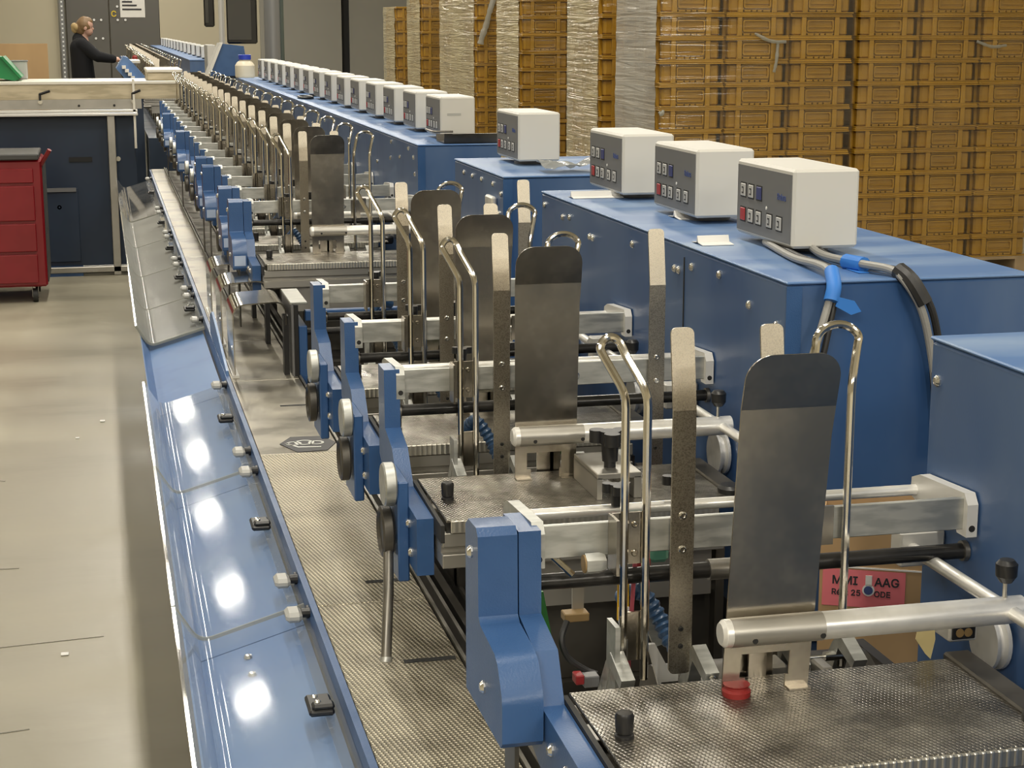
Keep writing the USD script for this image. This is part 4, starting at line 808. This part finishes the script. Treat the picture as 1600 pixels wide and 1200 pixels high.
# operator console, monitors, poles
cs = thing('operator_console', 'blue slanted operator console with a silver edge behind the bottle', 'console', (.9, 12.9, 0))
part(cs, 'panel', extr(Polygon([(.775, 1.24), (.875, 1.468), (1.03, 1.45), (1.06, 1.24)]), 1, 12.8, 13.1), 'blue_paint', smooth=False); part(cs, 'edge', extr(Polygon([(.758, 1.24), (.860, 1.472), (.880, 1.474), (.780, 1.24)]), 1, 12.78, 13.1), 'alu_white', smooth=False); part(cs, 'pedestal', bxm(.80, 1.04, 12.83, 13.08, 0, 1.24), 'navy_paint')
for i, (xa, xb, za, zb, yy, lean, lab) in enumerate(((.925, 1.145, 1.465, 1.93, 12.95, .02, 'large black monitor hanging above the blue console'), (.785, .862, 1.585, 2.0, 13.3, .02, 'small dark monitor left of the white pole'))):
    mn = thing('monitor', lab, 'monitor', ((xa + xb) / 2, yy, za))
    part(mn, 'case', bxm(xa, xb, yy, yy + .05, za, zb, .012), 'screw_steel' if False else 'screen_black'); part(mn, 'screen', bxm(xa + .008, xb - .045, yy - .003, yy + .001, za + .03, zb - .02), 'screen_off'); part(mn, 'mount', MB().bx((xa + xb) / 2 - .02, (xa + xb) / 2 + .02, yy + .05, yy + .1, za + .1, za + .2), 'box_base')
    part(mn, 'hanger', bxm((xa + xb) / 2 - .02, (xa + xb) / 2 + .02, yy + .10, yy + .14, za + .1, 3.0), 'box_base')
wp = thing('white_pole', 'slim white pole between the two monitors', 'pole', (.905, 13.2, 0)); part(wp, 'tube', cylm((.905, 13.2, 0), (.905, 13.2, 3.0), .022, 14), 'alu_white'); part(wp, 'foot', cylm((.905, 13.2, 0), (.905, 13.2, .015), .06, 18), 'mid_steel')
gp2 = thing('green_pole', 'grey-green round column right of the monitors', 'column', (1.32, 13.6, 0)); part(gp2, 'tube', cylm((1.315, 13.6, 0), (1.315, 13.6, 4.0), .062, 20), 'rack_grey'); part(gp2, 'pipe', cylm((1.385, 13.6, 0), (1.385, 13.6, 4.0), .02, 12), 'pole_green')
jg = thing('plastic_jug', 'white plastic jug with a blue cap on the back cabinet lid', 'jug', (.895, 11.15, ZC))
part(jg, 'jug_body', lathe([(0, 0), (.058, 0), (.062, .01), (.062, .075), (.05, .095), (.034, .105), (.034, .112), (0, .112)], (.90, 11.15, ZC), 2, 22), 'jug_white'); part(jg, 'cap', lathe([(0, 0), (.040, 0), (.040, .028), (.036, .03), (0, .03)], (.90, 11.15, ZC + .112), 2, 22), 'cap_blue')

# ================================================================= person
def chain(parts, refine=.012, it=10):
    tot = None
    for (a, ra), (b, rb) in parts:
        sa = m3.Manifold.sphere(ra, 20).translate(tuple(map(float, a))); sb_ = m3.Manifold.sphere(rb, 20).translate(tuple(map(float, b)))
        h = m3.Manifold.batch_hull([sa, sb_]); tot = h if tot is None else tot + h
    mm = tot.refine_to_length(refine).to_mesh()
    t = trimesh.Trimesh(mm.vert_properties[:, :3], mm.tri_verts, process=True); trimesh.smoothing.filter_taubin(t, iterations=it); return t
px, py = -.17, 24.0
pe = thing('person', 'person with fair hair in a bun and black hooded jacket reaching towards the hopper', 'person', (px, py, 0))
V = lambda x, y, z: np.array((px + x, py + y, z))
hip, wai, che, nec = V(.02, 0, .93), V(.0, 0, 1.08), V(-.03, 0, 1.30), V(.0, .0, 1.43)
head_c = V(.03, 0, 1.555)
body = [((V(-.02, -.10, .92), .125), (V(-.02, .10, .92), .125)), ((V(-.02, -.10, .93), .13), (V(-.03, -.12, 1.28), .125)), ((V(-.02, .10, .93), .13), (V(-.03, .12, 1.28), .12)), ((V(-.04, -.15, 1.33), .085), (V(-.04, .15, 1.33), .085)), ((V(-.03, 0, 1.32), .10), (V(.0, 0, 1.44), .062)), ((V(.0, 0, 1.43), .058), (V(.03, 0, 1.52), .055)),
        ((V(-.02, -.10, .92), .115), (V(-.01, -.10, .50), .07)), ((V(-.01, -.10, .50), .066), (V(-.04, -.10, .09), .042)), ((V(-.02, .10, .92), .115), (V(.02, .11, .50), .07)), ((V(.02, .11, .50), .066), (V(.0, .11, .09), .042)),
        ((V(-.02, -.20, 1.33), .07), (V(.16, -.24, 1.20), .052)), ((V(.16, -.24, 1.20), .05), (V(.36, -.20, 1.16), .034)), ((V(-.02, .20, 1.33), .07), (V(.18, .24, 1.18), .052)), ((V(.18, .24, 1.18), .05), (V(.36, .20, 1.15), .034)),
        ((V(.03, 0, 1.56), .088), (V(.055, 0, 1.52), .072)), ((V(.04, 0, 1.60), .092), (V(.03, 0, 1.58), .092)), ((V(.105, 0, 1.555), .03), (V(.13, 0, 1.545), .012))]
for s_, yy in ((-1, -.20), (1, .20)):
    body += [((V(.37, yy, 1.158), .03), (V(.43, yy, 1.15), .030))]
    for q in range(4):
        o = (q - 1.5) * .019
        body += [((V(.44, yy + o, 1.15), .0095), (V(.475, yy + o, 1.143), .0088)), ((V(.475, yy + o, 1.143), .0088), (V(.50 - .006 * abs(q - 1), yy + o, 1.128), .0078))]
    body += [((V(.40, yy + .024 * s_ * -1, 1.15), .011), (V(.435, yy + .045 * s_ * -1, 1.14), .0085))]
part(pe, 'skin_body', chain(body, .012, 8), 'skin', True)
coat = [((V(-.02, -.10, .86), .150), (V(-.02, .10, .86), .150)), ((V(-.02, -.10, .86), .152), (V(-.04, -.13, 1.30), .140)), ((V(-.02, .10, .86), .152), (V(-.04, .13, 1.30), .135)), ((V(-.04, -.16, 1.33), .10), (V(-.04, .16, 1.33), .10)), ((V(-.04, -.04, 1.36), .10), (V(-.06, .0, 1.42), .085)), ((V(-.07, -.06, 1.40), .06), (V(-.07, .06, 1.40), .06)),
        ((V(-.02, -.20, 1.34), .092), (V(.16, -.24, 1.20), .072)), ((V(.16, -.24, 1.20), .070), (V(.37, -.20, 1.16), .052)), ((V(-.02, .20, 1.34), .092), (V(.18, .24, 1.18), .072)), ((V(.18, .24, 1.18), .070), (V(.37, .20, 1.15), .052))]
part(pe, 'hooded_jacket', chain(coat, .02, 8), 'hoodie_black', True)
part(pe, 'trousers', chain([((V(-.02, -.10, .90), .13), (V(-.01, -.10, .50), .085)), ((V(-.01, -.10, .50), .083), (V(-.04, -.10, .10), .062)), ((V(-.02, .10, .90), .13), (V(.02, .11, .50), .085)), ((V(.02, .11, .50), .083), (V(.0, .11, .10), .062)), ((V(-.02, -.1, .9), .13), (V(-.02, .1, .9), .13))], .025, 6), 'trousers_dark', True)
for yy, xo in ((-.10, -.04), (.11, .0)):
    t = chain([((V(xo - .03, yy, .046), .044), (V(xo + .06, yy, .045), .043)), ((V(xo + .06, yy, .045), .043), (V(xo + .17, yy, .036), .034))], .02, 4); t.apply_translation((0, 0, -t.bounds[0][2])); part(pe, 'shoe', t, 'shoe_dark', True)
hr = chain([((V(.015, 0, 1.60), .104), (V(.02, 0, 1.585), .102)), ((V(-.03, 0, 1.57), .085), (V(-.02, 0, 1.53), .075)), ((V(.06, 0, 1.635), .07), (V(.02, 0, 1.63), .085))], .015, 6)
part(pe, 'hair', hr, 'hair', True); part(pe, 'hair_bun', chain([((V(-.11, 0, 1.585), .045), (V(-.10, 0, 1.54), .05)), ((V(-.08, -.03, 1.57), .05), (V(-.08, .03, 1.57), .05))], .015, 4), 'hair_blonde', True)
for yy in (-.034, .034): part(pe, 'eye', trimesh.creation.icosphere(2, .010).apply_translation(V(.108, yy, 1.575)), 'ink', True)
part(pe, 'mouth', bxm(px + .118, px + .126, py - .02, py + .02, 1.500, 1.508, .002), 'label_pink')
for yy in (-.092, .092): part(pe, 'ear', trimesh.creation.icosphere(2, 1).apply_scale((.022, .01, .032)).apply_translation(V(.03, yy, 1.56)), 'skin', True)
